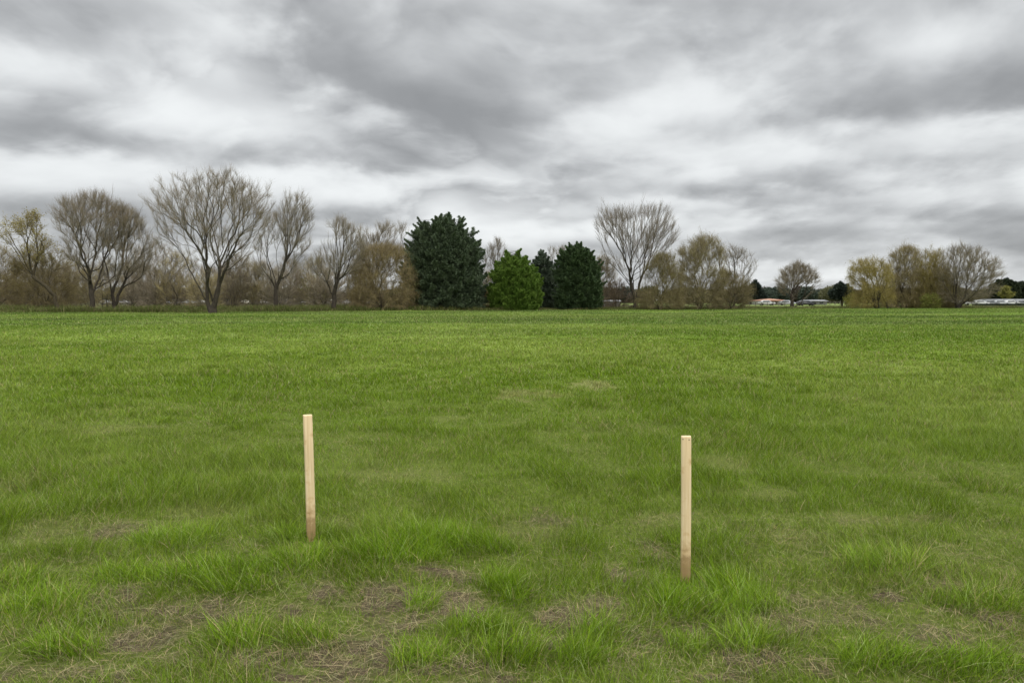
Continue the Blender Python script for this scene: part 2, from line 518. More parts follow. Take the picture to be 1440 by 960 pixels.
def build_dead_grass():
    parts = []
    # dry stems lying flat in the worn patches, and thinly all over the near turf
    for y0, y1, dens, segs in ((2.2, 5.0, 11000, 3), (5.0, 9.0, 2000, 2)):
        x, y = scatter(y0, y1, dens)
        bare = bare_map(x, y); straw = 0.5 * ell(STRAW, x, y, 41, 1.0)
        nb = sstep(0.5, 0.75, fbm(x * 1.3, y * 1.3, 81, 3))
        keep = rng.uniform(0, 1, len(x)) < np.maximum(np.maximum(0.78 * bare, 0.45 * straw), 0.08 + 0.20 * nb + 0.07 * (1 - sstep(3.8, 4.8, y)))
        x, y, bare = x[keep], y[keep], bare[keep]
        n = len(x)
        h = rng.uniform(0.04, 0.12, n)
        w = np.maximum(rng.uniform(0.0011, 0.0024, n), y / 740 * 0.22)
        az = rng.uniform(0, 2 * math.pi, n)
        lean = rng.uniform(1.0, 1.7, n); curl = rng.uniform(-0.4, 0.4, n)
        V, Q, T, cq, ct = blades(x, y, ground_z(x, y) + rng.uniform(0.004, 0.035, n), h * 0.75, w, az, lean, curl * 0.6, segs,
                                 (np.array([[0.245, 0.205, 0.105]]) * (0.3 + 1.3 * rng.uniform(0, 1, n) ** 1.4)[:, None] * rng.uniform(0.9, 1.1, (n, 3))))
        # press the stems down so that they lie along the soil
        nv = 2 * segs + 1
        Vr = V.reshape(n, nv, 3)
        z0 = Vr[:, 0:1, 2].copy()
        Vr[:, :, 2] = z0 + (Vr[:, :, 2] - z0) * rng.uniform(0.02, 0.30, (n, 1))
        parts.append((Vr.reshape(-1, 3), Q, T, cq, ct))
    V, F, C = join(parts)
    o = mesh_obj('dead_grass', V, F, M['twig'], None, C)
    tag(o, 'matted dry straw lying in the worn patches near the stakes', 'dry grass', kind='stuff')


def build_rough_grass():
    parts = []
    n = 300000
    x = rng.uniform(-110, 130, n)
    e = field_edge(x)
    y = e + rng.gamma(1.3, 6.0, n) - 0.8
    k = (np.abs(x) < 0.86 * y) & (fbm(x * 0.12, y * 0.3, 91, 3) > 0.24)
    gap = sstep(47, 52, x) * (1 - sstep(66, 70, x)) + sstep(96, 100, x)
    k &= rng.uniform(0, 1, n) > gap * 0.85
    x, y = x[k], y[k]; n = len(x)
    tallness = 0.25 + 0.85 * sstep(0.3, 0.7, fbm(x * 0.22, y * 0.25, 92, 4))
    left = 1 - sstep(-10, 10, x)
    h = rng.uniform(0.35, 0.95, n) * tallness * (0.6 + 0.6 * left)
    w = np.maximum(0.02, y / 740 * 0.5)
    c = np.array([0.115, 0.135, 0.038]) * (0.7 + 0.6 * fbm(x * 0.1, y * 0.1, 94, 3))[:, None] * rng.uniform(0.6, 1.4, n)[:, None]
    dry = (rng.uniform(0, 1, n) < 0.22)[:, None]
    c = np.where(dry, np.array([0.20, 0.165, 0.085]) * rng.uniform(0.6, 1.2, n)[:, None], c)
    parts.append(blades(x, y, ground_z(x, y) - 0.02, h, w, rng.uniform(0, 6.28, n), np.abs(rng.normal(0.2, 0.2, n)), np.abs(rng.normal(0.3, 0.2, n)), 2, c))
    V, F, C = join(parts)
    o = mesh_obj('rough_grass', V, F, M['grass'], None, C)
    tag(o, 'long rough grass growing along the foot of the trees', 'long grass', kind='stuff')


# ------------------------------------------------------------------ trees
def in_poly(P, x, z):
    P = np.asarray(P, float)
    inside = np.zeros(len(x), bool)
    j = len(P) - 1
    for i in range(len(P)):
        xi, zi = P[i]; xj, zj = P[j]
        c = ((zi > z) != (zj > z)) & (x < (xj - xi) * (z - zi) / (zj - zi + 1e-12) + xi)
        inside ^= c
        j = i
    return inside


def crown_points(poly, n, kd=0.8, r=None):
    """n points inside a solid whose outline from the front is poly (x, z in metres) and whose depth follows its width"""
    r = r or rng
    P = np.asarray(poly, float)
    x0, z0 = P.min(0); x1, z1 = P.max(0)
    zs = np.linspace(z0, z1, 60)
    xx = np.linspace(x0, x1, 160)
    lo = np.zeros(60); hi = np.zeros(60)
    for i, zv in enumerate(zs):
        ins = in_poly(P, xx, np.full(160, zv + 1e-6))
        if ins.any(): lo[i], hi[i] = xx[ins].min(), xx[ins].max()
        else: lo[i] = hi[i] = 0.5 * (x0 + x1)
    out = []
    while sum(len(o) for o in out) < n:
        m = n * 3
        x = r.uniform(x0, x1, m); z = r.uniform(z0, z1, m); u = r.uniform(-1, 1, m)
        k = in_poly(P, x, z)
        l = np.interp(z, zs, lo); h = np.interp(z, zs, hi)
        hw = np.maximum(0.5 * (h - l), 0.05); c = 0.5 * (h + l)
        t = np.clip((x - c) / hw, -1, 1)
        k &= np.abs(u) < np.sqrt(1 - t * t)
        out.append(np.stack([x[k], (u * hw * kd)[k], z[k]], -1))
    return np.concatenate(out)[:n]


def resample(pts, step):
    pts = np.asarray(pts, float)
    d = np.r_[0, np.cumsum(np.linalg.norm(np.diff(pts, axis=0), axis=1))]
    n = max(2, int(d[-1] / step) + 1)
    s = np.linspace(0, d[-1], n)
    return np.stack([np.interp(s, d, pts[:, i]) for i in range(3)], -1)


def grow(limbs, targets, bf, step, r):
    """join every target to the branch that reaches it most naturally; returns nodes, parents and directions"""
    cap = len(targets) * 6 + 4000
    Nn = np.zeros((cap, 3)); T = np.zeros((cap, 3)); L = np.zeros(cap); par = np.full(cap, -1, int); n = 0
    for li, lb in enumerate(limbs):
        pts = resample(lb, step)
        pts[1:-1] += r.normal(0, step * 0.07, (len(pts) - 2, 3)) if len(pts) > 2 else 0
        if n == 0:
            start = 0; prev = -1
        else:
            d = np.linalg.norm(Nn[:n] - pts[0], axis=1)
            prev = int(d.argmin()); start = 1 if d[prev] < step * 1.3 else 0
            if start == 0 and pts[0][2] < 0.5: prev = -1
        for k in range(start, len(pts)):
            Nn[n] = pts[k]
            q = Nn[prev] if prev >= 0 else pts[k] - np.array([0, 0, 1.0])
            dv = pts[k] - q; ln = np.linalg.norm(dv) + 1e-9
            T[n] = dv / ln; L[n] = (L[prev] + ln) if prev >= 0 else 0; par[n] = prev
            prev = n; n += 1
    base = Nn[0]
    order = np.argsort(np.linalg.norm(targets - base, axis=1) * r.uniform(0.85, 1.15, len(targets)))
    for ti in order:
        p = targets[ti]
        dv = p - Nn[:n]; d = np.linalg.norm(dv, axis=1) + 1e-6
        ca = (dv * T[:n]).sum(1) / d
        cost = d * (1.9 - 1.15 * ca + 4.0 * np.clip(0.25 - ca, 0, 2)) + (bf + 0.12) * L[:n] + 0.6 * np.clip(Nn[:n, 2] - p[2], 0, 9)
        i = int(cost.argmin())
        a = Nn[i]; dd = d[i]
        m = max(1, int(dd / step))
        c1 = a + T[i] * dd * 0.30
        c2 = p - (dv[i] / dd * 0.75 + np.array([0, 0, 0.35])) * dd * 0.3
        prev = i
        for k in range(1, m + 1):
            t = k / m
            q = (1 - t) ** 3 * a + 3 * (1 - t) ** 2 * t * c1 + 3 * (1 - t) * t * t * c2 + t ** 3 * p
            if k < m: q = q + r.normal(0, 0.06 * step, 3)
            dvv = q - Nn[prev]; ln = np.linalg.norm(dvv) + 1e-9
            Nn[n] = q; T[n] = dvv / ln; L[n] = L[prev] + ln; par[n] = prev
            prev = n; n += 1
            if n >= cap - 2: break
        if n >= cap - 20: break
    return Nn[:n], par[:n], T[:n]


def tubes(P0, P1, R0, R1, sides):
    n = len(P0)
    d = P1 - P0; d /= np.linalg.norm(d, axis=1)[:, None] + 1e-9
    ref = np.where(np.abs(d[:, 2:3]) < 0.9, np.array([[0, 0, 1.0]]), np.array([[1.0, 0, 0]]))
    u = np.cross(d, ref); u /= np.linalg.norm(u, axis=1)[:, None] + 1e-9
    v = np.cross(d, u)
    a = np.arange(sides) * 2 * math.pi / sides
    ring = np.cos(a)[None, :, None] * u[:, None, :] + np.sin(a)[None, :, None] * v[:, None, :]
    ext = d * (R0 * 0.25)[:, None]
    V = np.concatenate([(P0 - ext)[:, None, :] + ring * R0[:, None, None], (P1 + ext * 0.6)[:, None, :] + ring * R1[:, None, None]], 1)
    b = np.arange(n)[:, None] * (2 * sides)
    F = [b + np.array([k, (k + 1) % sides, sides + (k + 1) % sides, sides + k]) for k in range(sides)]
    return V.reshape(-1, 3), np.concatenate(F)


def unit(v):
    return v / (np.linalg.norm(v, axis=-1, keepdims=True) + 1e-9)


def ribbons(P, D, Ln, W, droop, r, col):
    """fine tapering twigs, two segments each"""
    n = len(P)
    side = unit(np.cross(D, r.normal(0, 1, (n, 3))))
    mid = P + D * (Ln * 0.52)[:, None]
    D2 = unit(D + droop + r.normal(0, 0.16, (n, 3)))
    end = mid + D2 * (Ln * 0.48)[:, None]
    V = np.stack([P - side * W[:, None] * .5, P + side * W[:, None] * .5, mid - side * W[:, None] * .36, mid + side * W[:, None] * .36, end], 1)
    b = np.arange(n)[:, None] * 5
    return V.reshape(-1, 3), b + np.array([0, 1, 3, 2]), b + np.array([2, 3, 4]), col, col, mid, D2, end


TAN = (0.200, 0.166, 0.112)
GREYTAN = (0.178, 0.156, 0.122)
BROWN = (0.150, 0.120, 0.078)
OLIVE = (0.215, 0.175, 0.070)
YELLOW = (0.285, 0.240, 0.070)
GREENY = (0.17, 0.17, 0.04)


TWIG = dict(n=1.25, w=0.8, trunk=0.85, l=1.1, c=1.25, targets=1.9)


def bare_tree(name, label, cat, base, D, poly, limbs=None, n=260, bf=0.25, trunk=0.3, step=0.75, kd=0.8, tw=9, tl=(0.5, 1.3), up=0.35, out=0.25,
              wd=0.017, col=TAN, col2=GREYTAN, leaves=0, leafcol=YELLOW, leaf_size=0.07, droop=0.0, bark='bark', group=None, seed=1, stems=None, drop_len=(0, 0), spread=0.5):
    """a tree whose limbs follow those in the photograph, whose crown fills the photographed outline in depth as well, and whose twigs are all modelled"""
    r = np.random.default_rng(seed)
    n = int(n * TWIG['targets'])
    tw = int(round(tw * TWIG['n'])); wd *= TWIG['w']; trunk *= TWIG['trunk']; tl = (tl[0] * TWIG['l'], tl[1] * TWIG['l'])
    bw = world(base[0], base[1], D)
    bx = float(bw[0]); bz = float(ground_z(np.array([bx]), np.array([D]))[0])
    root = empty(name, (bx, D, bz - 0.05), label, cat, group)

    def loc(p):
        w = world(p[0], p[1], D)
        return np.array([w[0] - bx, 0.0, w[2] - bz])
    P = [tuple(loc(p)[[0, 2]]) for p in poly]
    lim = []
    if limbs:
        for lb in limbs:
            pts = []
            for q in lb:
                l = loc(q); l[1] = (q[2] if len(q) > 2 else 0.0); pts.append(l)
            lim.append(np.array(pts))
        for k, a in enumerate(lim):          # every limb gets its own lean in depth
            if all(len(q) < 3 for q in limbs[k]) and k > 0:
                t = np.linspace(0, 1, len(a)); a[:, 1] += r.uniform(-1, 1) * t * np.linalg.norm(a[-1] - a[0]) * 0.45
                j = [np.linalg.norm(b - a[0], axis=1).min() for b in lim[:k]]
    else:
        k = stems or 3
        tg = crown_points(P, k, kd, r)
        zc = np.array(P)[:, 1]
        for i in range(k):
            s = np.array([r.normal(0, 0.25 * (k > 1)) , r.normal(0, 0.25 * (k > 1)), 0.0])
            e = tg[i] * np.array([spread, spread, 1.0]); e[2] = zc.max() * r.uniform(0.35, 0.55)
            m = s * 0.5 + e * 0.5 + np.array([-(e[0]) * 0.18, -(e[1]) * 0.18, 0])
            lim.append(np.array([s, m, e]))
    lim[0][0][2] = -0.1
    tg = crown_points(P, n * 2, kd, r)
    PA = np.array(P)
    hub = np.array([0.35 * PA[:, 0].mean(), 0, PA[:, 1].min() + 0.12 * np.ptp(PA[:, 1])])
    span = np.array([np.ptp(PA[:, 0]) * 0.5, np.ptp(PA[:, 0]) * 0.5 * kd, np.ptp(PA[:, 1]) * 0.85])
    rr = np.linalg.norm((tg - hub) / span, axis=1)
    so = seed * 13.7
    q = vnoise(tg[:, 0] * 0.55 + so, tg[:, 2] * 0.55, seed) * 0.6 + vnoise(tg[:, 1] * 0.6 + so, tg[:, 2] * 0.5 + 9, seed + 3) * 0.4
    open_ = 0.0 if bf <= 0.08 else 0.55
    clus = 0.35 if bf <= 0.08 else 0.7
    wgt = (1 - open_ + open_ * np.clip(rr, 0, 1) ** 1.6) * (1 - clus + clus * sstep(0.25, 0.7, q)) * r.uniform(0.3, 1, len(tg))
    tg = tg[np.argsort(-wgt)[:n]]
    sh = r.uniform(0, 1, len(tg)) < 0.05
    tg[sh] = hub + (tg[sh] - hub) * r.uniform(1.03, 1.14, (sh.sum(), 1))
    tg[:, 2] = np.maximum(tg[:, 2], 0.4)
    Nn, par, T = grow(lim, tg, bf, step, r)
    m = len(Nn)
    kids = np.zeros(m, int)
    A = np.zeros(m)
    for i in range(m - 1, -1, -1):
        if A[i] == 0: A[i] = 1
        if par[i] >= 0:
            A[par[i]] += A[i]; kids[par[i]] += 1
    rad = 0.016 * A ** 0.5
    rmax = rad[0]
    expo = math.log(trunk / 0.010) / math.log(max(A.max(), 2))
    rad = 0.010 * A ** expo
    e = np.where(par >= 0)[0]
    r1 = rad[e]; r0 = np.minimum(rad[par[e]], rad[e] * 1.22)
    # flare of the trunk at the ground
    fl = 1 + 0.55 * np.exp(-np.maximum(Nn[par[e]][:, 2], 0) / 0.5)
    fl1 = 1 + 0.55 * np.exp(-np.maximum(Nn[e][:, 2], 0) / 0.5)
    r0 = r0 * fl; r1 = r1 * fl1
    big = r1 > 0.034
    if big.sum() < 3: big = r1 >= np.sort(r1)[-3]
    V, F = tubes(Nn[par[e[big]]], Nn[e[big]], r0[big], r1[big], 8)
    mesh_obj('trunk', V, [F], M[bark], root, smooth=True)
    # crown: branches and twigs
    c1 = np.array(col); c2 = np.array(col2)
    sm = ~big
    bv, bfc = tubes(Nn[par[e[sm]]], Nn[e[sm]], r0[sm], np.maximum(r1[sm], 0.008), 4)
    shade = (c2 * 0.62)[None, :] * r.uniform(0.8, 1.15, (sm.sum(), 1))
    Vs = [bv]; Qs = [bfc]; Ts = []; Cq = [np.tile(shade, (4, 1))]; Ct = []; off = len(bv)
    tips = np.where(A <= 3)[0]
    idx = np.repeat(tips, tw)
    idx = idx[r.uniform(0, 1, len(idx)) < 0.9]
    if len(idx):
        k = len(idx)
        pp = np.maximum(par[idx], 0)
        t = r.uniform(0, 1, (k, 1))
        Pt = Nn[idx] * t + Nn[pp] * (1 - t)
        cen = np.array([0.6 * np.mean([p[0] for p in P]), 0, np.mean([p[1] for p in P]) * 0.45])
        o = unit(Pt - cen)
        Dr = unit(0.6 * T[idx] + (out + 0.3) * o + r.normal(0, 0.33, (k, 3)) + np.array([0, 0, up * 0.5]))
        Ln = r.uniform(tl[0], tl[1], k)
        mixv = r.uniform(0, 1, (k, 1))
        C = (c1 * (1 - mixv) + c2 * mixv) * r.uniform(0.7, 1.25, (k, 1)) * TWIG['c']
        W = wd * r.uniform(0.8, 1.3, k)
        dr = np.array([0, 0, -droop + 0.12 * (up > 0)])
        v, q, tt, cq, ct, mid, D2, end = ribbons(Pt, Dr, Ln, W, dr, r, C)
        Vs.append(v); Qs.append(q + off); Ts.append(tt + off); Cq.append(cq); Ct.append(ct); off += len(v)
        # side twigs
        for f in (0.45, 0.8):
            S = Pt + Dr * (Ln * 0.52 * f)[:, None] if f < 0.5 else mid
            Ds = unit(D2 + r.normal(0, 0.38, (k, 3)) + np.array([0, 0, up * 0.6 - droop * 0.6]))
            v, q, tt, cq, ct, _, _, e2 = ribbons(S, Ds, Ln * r.uniform(0.4, 0.75, k), W * 0.75, dr, r, C * r.uniform(0.85, 1.15, (k, 1)))
            Vs.append(v); Qs.append(q + off); Ts.append(tt + off); Cq.append(cq); Ct.append(ct); off += len(v)
        if drop_len[1] > 0:                      # hanging willow twigs
            h = r.uniform(0, 1, k) < 0.75
            S = end[h]; kk = len(S)
            Dh = unit(np.array([0, 0, -1.0]) + r.normal(0, 0.22, (kk, 3)))
            Lh = np.minimum(r.uniform(drop_len[0], drop_len[1], kk), np.maximum(S[:, 2] - 0.3, 0.3))
            v, q, tt, cq, ct, mid2, _, e2 = ribbons(S, Dh, Lh, W[h] * 0.9, np.array([0, 0, -0.4]), r, C[h])
            Vs.append(v); Qs.append(q + off); Ts.append(tt + off); Cq.append(cq); Ct.append(ct); off += len(v)
            end = np.concatenate([end, mid2, e2]); mid = np.concatenate([mid, S])
        mesh_obj('crown', np.concatenate(Vs), [np.concatenate(Qs), np.concatenate(Ts)], M['twig'], root, [np.concatenate(Cq), np.concatenate(Ct)])
        if leaves:
            src = np.concatenate([end, mid])
            S = src[r.integers(0, len(src), leaves)] + r.normal(0, 0.12, (leaves, 3))
            lv, lq, lc = leaf_quads(S, leaf_size, r, leafcol)
            mesh_obj('foliage', lv, [lq], M['leaf'], root, [lc])
    return root


def leaf_quads(S, size, r, col, aspect=0.45):
    n = len(S)
    a = unit(r.normal(0, 1, (n, 3))); b = unit(np.cross(a, r.normal(0, 1, (n, 3))))
    s = size * r.uniform(0.6, 1.4, (n, 1))
    V = np.stack([S - a * s, S + b * s * aspect, S + a * s, S - b * s * aspect], 1)
    q = np.arange(n)[:, None] * 4 + np.arange(4)
    c = np.array(col) * r.uniform(0.65, 1.35, (n, 1))
    return V.reshape(-1, 3), q, c


def evergreen(name, label, cat, base, D, poly, n=900, sprigs=34, col=(0.026, 0.045, 0.028), col2=(0.045, 0.068, 0.040), trunk=0.22, seed=1, kd=0.9, pad=0.75, flat=0.25, rise=-0.10, sl=0.26, sw=0.075, layer=0.55, leaders=(), group=None, lump=4.0, lump_r=1.05, spire=0.55, tip=1.0):
    """dense conifer: limbs reach out to the outline, every limb ends in a flat spray of needles"""
    r = np.random.default_rng(seed)
    bw = world(base[0], base[1], D)
    bx = float(bw[0]); bz = float(ground_z(np.array([bx]), np.array([D]))[0])
    root = empty(name, (bx, D, bz - 0.05), label, cat, group)

    def loc(p):
        w = world(p[0], p[1], D)
        return (w[0] - bx, w[2] - bz)
    P = [loc(p) for p in poly]
    PA = np.array(P)
    ztop = PA[:, 1].max()
    xtop = PA[PA[:, 1].argmax(), 0]
    # points near the surface of the solid: keep the outermost of many
    n = int(n * 1.5)
    pts = crown_points(P, n * 3, kd, r)
    zs = np.linspace(PA[:, 1].min(), ztop, 40)
    xs = np.linspace(PA[:, 0].min(), PA[:, 0].max(), 200)
    lo, hi = np.zeros(40), np.zeros(40)
    for i, z in enumerate(zs):
        ins = in_poly(PA, xs, np.full(200, z + 1e-6))
        lo[i], hi[i] = (xs[ins].min(), xs[ins].max()) if ins.any() else (xtop, xtop)

    def radial(p):
        c = np.interp(p[:, 2], zs, 0.5 * (lo + hi)); hw = np.maximum(np.interp(p[:, 2], zs, 0.5 * (hi - lo)), 0.1)
        return c, np.sqrt(((p[:, 0] - c) / hw) ** 2 + (p[:, 1] / (hw * kd)) ** 2)
    c, rr = radial(pts)
    # bough masses: lumps set just inside the outline, sprays grow on their outer faces, crevices stay between them
    H = PA[:, 1].max() - PA[:, 1].min()
    out_i = np.where((rr > 0.62) | (pts[:, 2] > ztop - 0.15 * H))[0]
    nl = max(14, int(len(out_i) ** 0.5 * lump))
    ci = r.choice(out_i, nl * 4, replace=False) if len(out_i) > nl * 4 else out_i
    chosen = []
    mind = lump_r * 0.95
    for k in ci:
        if all(np.linalg.norm((pts[k] - q) * np.array([1, 1, 1.25])) > mind for q in chosen): chosen.append(pts[k])
    LC = np.array(chosen); nl = len(LC)
    per = int(n * 0.8 / nl) + 1
    lc, lr = radial(LC)
    loutw = LC - np.stack([lc, 0 * lc, LC[:, 2] * 0.9], -1)
    loutw = unit(loutw + np.array([0, 0, 0.25]))
    R = lump_r * r.uniform(0.7, 1.35, nl) * (1 - 0.5 * np.clip(1 - (ztop - LC[:, 2]) / (0.4 * H), 0, 1))
    dirs = unit(loutw[:, None, :] * 0.9 + r.normal(0, 0.62, (nl, per, 3)))
    LP = (LC[:, None, :] - loutw[:, None, :] * (R * 0.45)[:, None, None] + dirs * (R[:, None] * r.uniform(0.75, 1.05, (nl, per)))[:, :, None] * np.array([1, 1, 0.72])).reshape(-1, 3)
    lump_dir = dirs.reshape(-1, 3)
    tipd = unit(loutw * np.array([1, 1, 0.3]) * 0.8 + np.array([0, 0, spire]) + r.normal(0, 0.22, (nl, 3)))
    tl_ = tip * R * r.uniform(0.55, 1.35, nl) * (1 + 0.5 * np.clip(1 - (ztop - LC[:, 2]) / (0.4 * H), 0, 1))
    u = np.linspace(0.15, 1.0, 7)
    TP = (LC[:, None, :] + loutw[:, None, :] * (R * 0.35)[:, None, None] + tipd[:, None, :] * (tl_[:, None] * u)[:, :, None]).reshape(-1, 3)
    # foliage deeper in, closing the view through the tree
    inner = pts[(rr > 0.35) & (rr < 0.85)]
    inner = inner[r.permutation(len(inner))[:int(n * 0.45)]]
    LP[:, 2] = np.maximum(LP[:, 2], 0.15)
    bough_tint = np.repeat(r.uniform(0, 1, nl), per)
    pts = np.concatenate([LP, inner, TP]); c = radial(pts)[0]
    small = np.concatenate([np.ones(len(LP) + len(inner)), np.tile(0.75 - 0.5 * u, nl)])
    lump_dir = np.concatenate([lump_dir, np.zeros((len(inner), 3)), np.repeat(tipd * 1.6, 7, 0)])
    bough_tint = np.concatenate([bough_tint, r.uniform(0, 0.5, len(inner)), np.repeat(r.uniform(0.2, 1, nl), 7)])
    for lx, ly in leaders:
        l = loc((lx, ly)); m = 7
        pts = np.concatenate([pts, np.stack([np.full(m, l[0]) + r.normal(0, 0.12, m), r.normal(0, 0.25, m), np.linspace(l[1] - 1.4, l[1] - 0.2, m)], -1)])
        c = np.concatenate([c, np.full(m, l[0])])
    n = len(pts)
    small = np.concatenate([small, np.full(n - len(small), 0.6)])
    lump_dir = np.concatenate([lump_dir, np.tile([0, 0, 1.0], (n - len(lump_dir), 1))])
    bough_tint = np.concatenate([bough_tint, np.full(n - len(bough_tint), 0.5)])
    axis = np.stack([c, np.zeros(n), np.minimum(pts[:, 2] * 0.92 + 0.15, ztop - 0.3)], -1)
    o = pts - axis; o[:, 2] = 0
    o = unit(o + 1.1 * lump_dir + r.normal(0, 0.18, (n, 3)))
    top = np.clip(1 - (ztop - pts[:, 2]) / (0.35 * ztop), 0, 1)
    o[:, 2] = o[:, 2] * 0.6 + rise + 0.9 * top ** 1.5
    o = unit(o)
    # trunk and boughs
    tm = MB()
    tz = np.linspace(-0.1, ztop * 0.93, 9)
    txs = np.interp(tz, [0, ztop], [0, xtop])
    tm.tube(np.stack([txs, 0 * tz, tz], -1), trunk * (1 - 0.93 * np.linspace(0, 1, 9)), 8)
    L = r.uniform(0.6, 1.0, n) * pad * (1 - 0.4 * top) * small
    k = sprigs
    t = r.uniform(0, 1, (n, k, 1)) ** 0.8
    side = unit(np.cross(o, np.array([0, 0, 1.0])))
    upv = unit(np.cross(side, o))
    lat = r.normal(0, 0.45, (n, k, 1)) * (1.05 - 0.6 * t)
    vert = r.normal(0, flat, (n, k, 1))
    S = (pts - o * (L * 0.7)[:, None])[:, None, :] + o[:, None, :] * t * (L * 1.25)[:, None, None] + side[:, None, :] * lat * L[:, None, None] + upv[:, None, :] * vert * L[:, None, None]
    d = unit(o[:, None, :] * 0.8 + side[:, None, :] * lat * 1.6 + upv[:, None, :] * (vert + 0.25) + r.normal(0, 0.3, (n, k, 3)))
    S = S.reshape(-1, 3); d = d.reshape(-1, 3); m = len(S)
    b = unit(np.cross(d, r.normal(0, 1, (m, 3))))
    ln = sl * r.uniform(0.6, 1.35, (m, 1)); wd = 1.35 * sw * r.uniform(0.7, 1.2, (m, 1))
    V = np.stack([S - b * wd * .3, S + d * ln * .45 - b * wd * .5, S + d * ln, S + d * ln * .45 + b * wd * .5], 1).reshape(-1, 3)
    q = np.arange(m)[:, None] * 4 + np.arange(4)
    mixv = np.repeat(np.clip(bough_tint * 0.7 + r.uniform(0, 0.3, n), 0, 1), k)[:, None]
    col_ = (np.array(col) * (1 - mixv) + np.array(col2) * mixv) * r.uniform(0.75, 1.25, (m, 1))
    mesh_obj('foliage', V, [q], M['needles'], root, [col_])
    bp0 = axis[:n:3].copy(); bp1 = pts[:n:3] - o[:n:3] * 0.1
    bp0[:, 2] = np.maximum(bp1[:, 2] - 0.3, 0.1)
    v, f = tubes(bp0, bp1, np.full(len(bp0), 0.035), np.full(len(bp0), 0.012), 4)
    tm.add(v, f)
    tm.build('trunk', M['bark'], root, True)
    return root



# ------------------------------------------------------------------ every tree of the photograph, from left to right
G_BARE = 'bare trees along the field edge'
G_SCRUB = 'thin bare saplings behind the field edge'
G_WILLOW = 'willows coming into leaf along the field edge'


